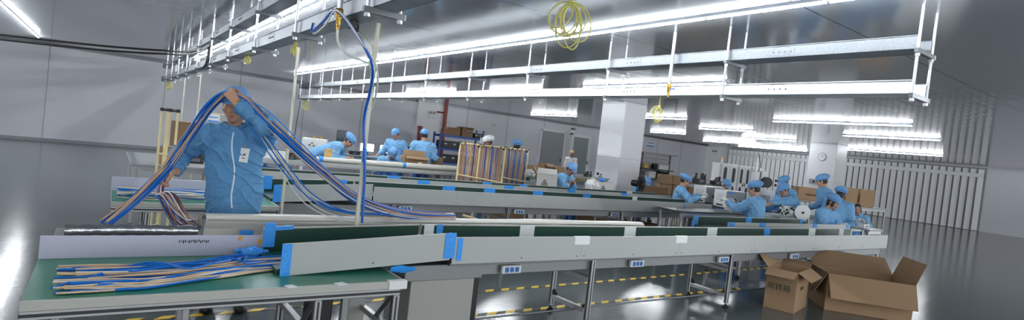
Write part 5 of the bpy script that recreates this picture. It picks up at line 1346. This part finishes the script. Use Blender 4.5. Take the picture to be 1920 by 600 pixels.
mb = MB(); pp = [Vector((9.75+.09*math.cos(t), 6.2+.06*math.sin(t), .79+.05*math.sin(t*1.0)+.004*t)) for t in np.linspace(0, 8*PI, 60)]; mb.tube(pp, .006, 5)
tag(mb.build('wire_coil', M['wwhite']), 'small white wire coil under the white gloves', 'wires')
# reel machine and its table
table('table with the reel machine, papers and parts', 10.15, 5.25, 10.93, 5.95, .76, 'deskg')
o = root('reel_machine', 'black wire machine with a large white reel on its right side', 'machine', (10.62, 5.5, .762), math.radians(-36))
MB().bb((-.2, -.12, 0), (.26, .16, .05), bev=.008).build('base_plate', M['machg'], o); MB().bb((-.12, -.06, .05), (.1, .12, .24), bev=.02).build('machine_body', M['mach'], o)
g = random.Random(3); b = MB()
for k in range(26):
    x, y, z = g.uniform(-.24, .1), g.uniform(-.13, -.02), g.uniform(.04, .24); s = g.uniform(.015, .04)
    b.box((x, y, z), (s*1.3, s, s), rz=g.random(), bev=.003) if k % 2 else b.cyl((x, y, z), (x+g.uniform(-.04, .04), y-.02, z+g.uniform(-.03, .03)), s*.5, 8)
b.build('mechanism', M['blackm'], o)
MB().lathe([(.045, 0), (.045, -.02), (.025, -.022)], (.02, -.08, .14), 16, 'Y').build('dial', M['mach'], o)
MB().lathe([(.145, 0), (.148, -.006), (.148, -.02), (.145, -.026)], (.2, -.13, .16), 32, 'Y').build('white_reel', M['mach'], o); MB().lathe([(.022, -.026), (.02, -.05), (.008, -.055)], (.2, -.13, .16), 12, 'Y').build('reel_hub', M['blackm'], o); MB().cyl((.2, -.12, .16), (.2, .05, .16), .014, 8).build('reel_axle', M['steeld'], o)
MB().box((.2, .05, .1), (.06, .04, .14)).build('reel_bracket', M['machg'], o, smooth=0)
o = MB(); o.box((10.4, 5.82, .763), (.3, .2, .004), rz=.3); o.box((10.45, 5.8, .767), (.28, .2, .003), rz=-.2); tag(o.build('paper_sheets', M['paper']), 'white papers on the table left of the reel machine', 'paper')
gear('grey clamp device under the white glove at the right edge', 11.75, 4.62, .76, .22, 31, m='mach'); table('small table at the right edge under the white glove', 11.5, 4.4, 12.1, 4.8, .76, 'machg')
o = root('reel_press', 'big white press with a black wire reel on top, in front of the blinds', 'machine', (13.35, 7.65, 0), math.radians(-36))
MB().bb((-.22, -.2, 0), (.24, .25, 1.18), bev=.02).build('machine_body', M['mach'], o)
s = MB()
for k in range(6): s.bb((-.1+.045*k, -.205, .86), (-.075+.045*k, -.2, 1.05))
s.build('vent_slot', M['machg'], o, smooth=0); MB().bb((-.22, -.05, 1.18), (-.1, .2, 1.6), bev=.02).build('side_column', M['mach'], o)
MB().lathe([(.13, 0), (.13, .015), (.05, .02), (.05, .09), (.13, .095), (.13, .11)], (.06, -.14, 1.36), 24, 'Y').build('wire_reel', M['blackm'], o); MB().lathe([(.085, .02), (.085, .09)], (.06, -.15, 1.36), 20, 'Y').build('wound_wire', M['wood'], o)
b = MB(); g = random.Random(8)
for k in range(16): b.box((g.uniform(-.05, .35), g.uniform(-.1, .15), g.uniform(1.2, 1.5)), (g.uniform(.03, .09), .05, g.uniform(.03, .08)), bev=.004)
b.build('feed_mechanism', M['blackm'], o); MB().bb((-.02, -.02, 1.5), (.1, .08, 1.64), bev=.01).build('control_head', M['mach'], o)
o = root('cable_mast', 'thin white post frame with cables left of the big press', 'mast', (14.6, 8.6, 0))
for x in (0, .35): MB().bb((x-.02, -.02, 0), (x+.02, .02, 2.1 if x == 0 else 1.7)).build('post', M['mach'], o, smooth=0)
MB().bb((0, -.015, 1.66), (.35, .015, 1.7)).build('cross_bar', M['mach'], o, smooth=0); MB().tube(spline([(0, -.03, 2.1), (.1, -.05, 1.8), (.06, -.04, 1.5), (.2, -.05, 1.1), (.15, -.03, .7)], 6), .01, 5).build('cable', M['black'], o)
table('tall bench with the wide cartons below the clock', 14.6, 7.0, 16.2, 7.95, 1.0, 'machg', shelf=True); table('tall bench with the cartons at the right edge', 15.8, 6.3, 17.4, 6.95, 1.0, 'machg')
carton('wide brown carton with dark stripes behind the standing worker', 15.3, 7.45, 1.002, .78, .35, .34, -30, 'card', prints=logo_line)
carton('left brown carton at the right edge behind the black haired woman', 16.05, 6.78, 1.002, .34, .3, .46, -30, 'card'); carton('right brown carton at the right edge behind the black haired woman', 16.45, 6.56, 1.002, .4, .3, .46, -30, 'card')
# clutter below the middle lines
for lab, x, y, w, h in (('brown carton on the floor under the pale bench, left one', 2.9, 10.85, .4, .3), ('brown carton on the floor under the pale bench, right one', 5.6, 10.85, .45, .3)):
    carton(lab, x, y, .222, w, .3, h, 5, 'cardd')
for lab, x, y, w, h in (('carton on the floor under the third line near the racks', 6.1, 8.35, .5, .4), ('carton on the floor below the third line beside the leaning worker', 8.3, 8.35, .55, .42), ('carton on the floor below the second line, right part', 8.4, 7.1, .5, .38)):
    carton(lab, x, y, 0, w, .36, h, 4, 'cardd')

# ------------------------------------------------------------------ groups of like things
for ob_ in list(COL.objects):
    if ob_.parent is not None or 'label' not in ob_: continue
    n_ = ob_.name.split('.')[0]; l_ = ob_['label']; g_ = None
    if n_ == 'person' and 'holding up' not in l_ and 'white shirt' not in l_: g_ = 'workers in blue jackets and caps'
    elif n_ == 'carton': g_ = 'cartons of the stack right of the fan' if 'stack' in l_ else ('white cartons with warning print' if l_.startswith('white') else 'brown cardboard cartons')
    else:
        g_ = {'tube_light': 'short ceiling tube lights', 'linear_light': 'long ceiling light lines', 'cable_coil': 'yellow cable coils hanging from the trays', 'cable_tray': 'double cable trays', 'conveyor_line': 'grey conveyor lines with dark green inner walls',
              'belt_table': 'green belt tables at the line ends', 'cable_trunking': 'cream cable trunking posts', 'air_drop': 'brass air valves on drop pipes', 'storage_bin': 'black bins on the blue shelf', 'monitor': 'monitors on the rear desk',
              'emergency_light': 'twin head emergency lights', 'work_table': 'work tables and benches', 'machine_box': 'grey and white machine boxes', 'glazed_cabinet': 'white cabinets with oval windows', 'wire_rack': 'cream racks hung with wires',
              'test_equipment': 'dark bench equipment', 'rack_item': 'items on the parts rack', 'plastic_bag': 'white plastic bags', 'fire_pipe': 'red pipes by the framed door', 'black_cable': 'black cables by the trays', 'air_hose': 'hoses from the near tray'}.get(n_)
    if g_: ob_['group'] = g_

# ------------------------------------------------------------------ light and colour
wd = bpy.data.worlds.new('world'); SC.world = wd; wd.use_nodes = True
wd.node_tree.nodes['Background'].inputs[0].default_value = (.92, .96, 1, 1); wd.node_tree.nodes['Background'].inputs[1].default_value = .45
SC.view_settings.view_transform = 'Standard'; SC.view_settings.look = 'None'; SC.view_settings.gamma = 1; SC.view_settings.use_curve_mapping = False
SC.view_settings.exposure = 2.6
SC.cycles.use_denoising = True
SC.cycles.max_bounces = 8; SC.cycles.diffuse_bounces = 4; SC.cycles.glossy_bounces = 4; SC.cycles.caustics_reflective = False; SC.cycles.caustics_refractive = False
SC.cycles.sample_clamp_indirect = 6
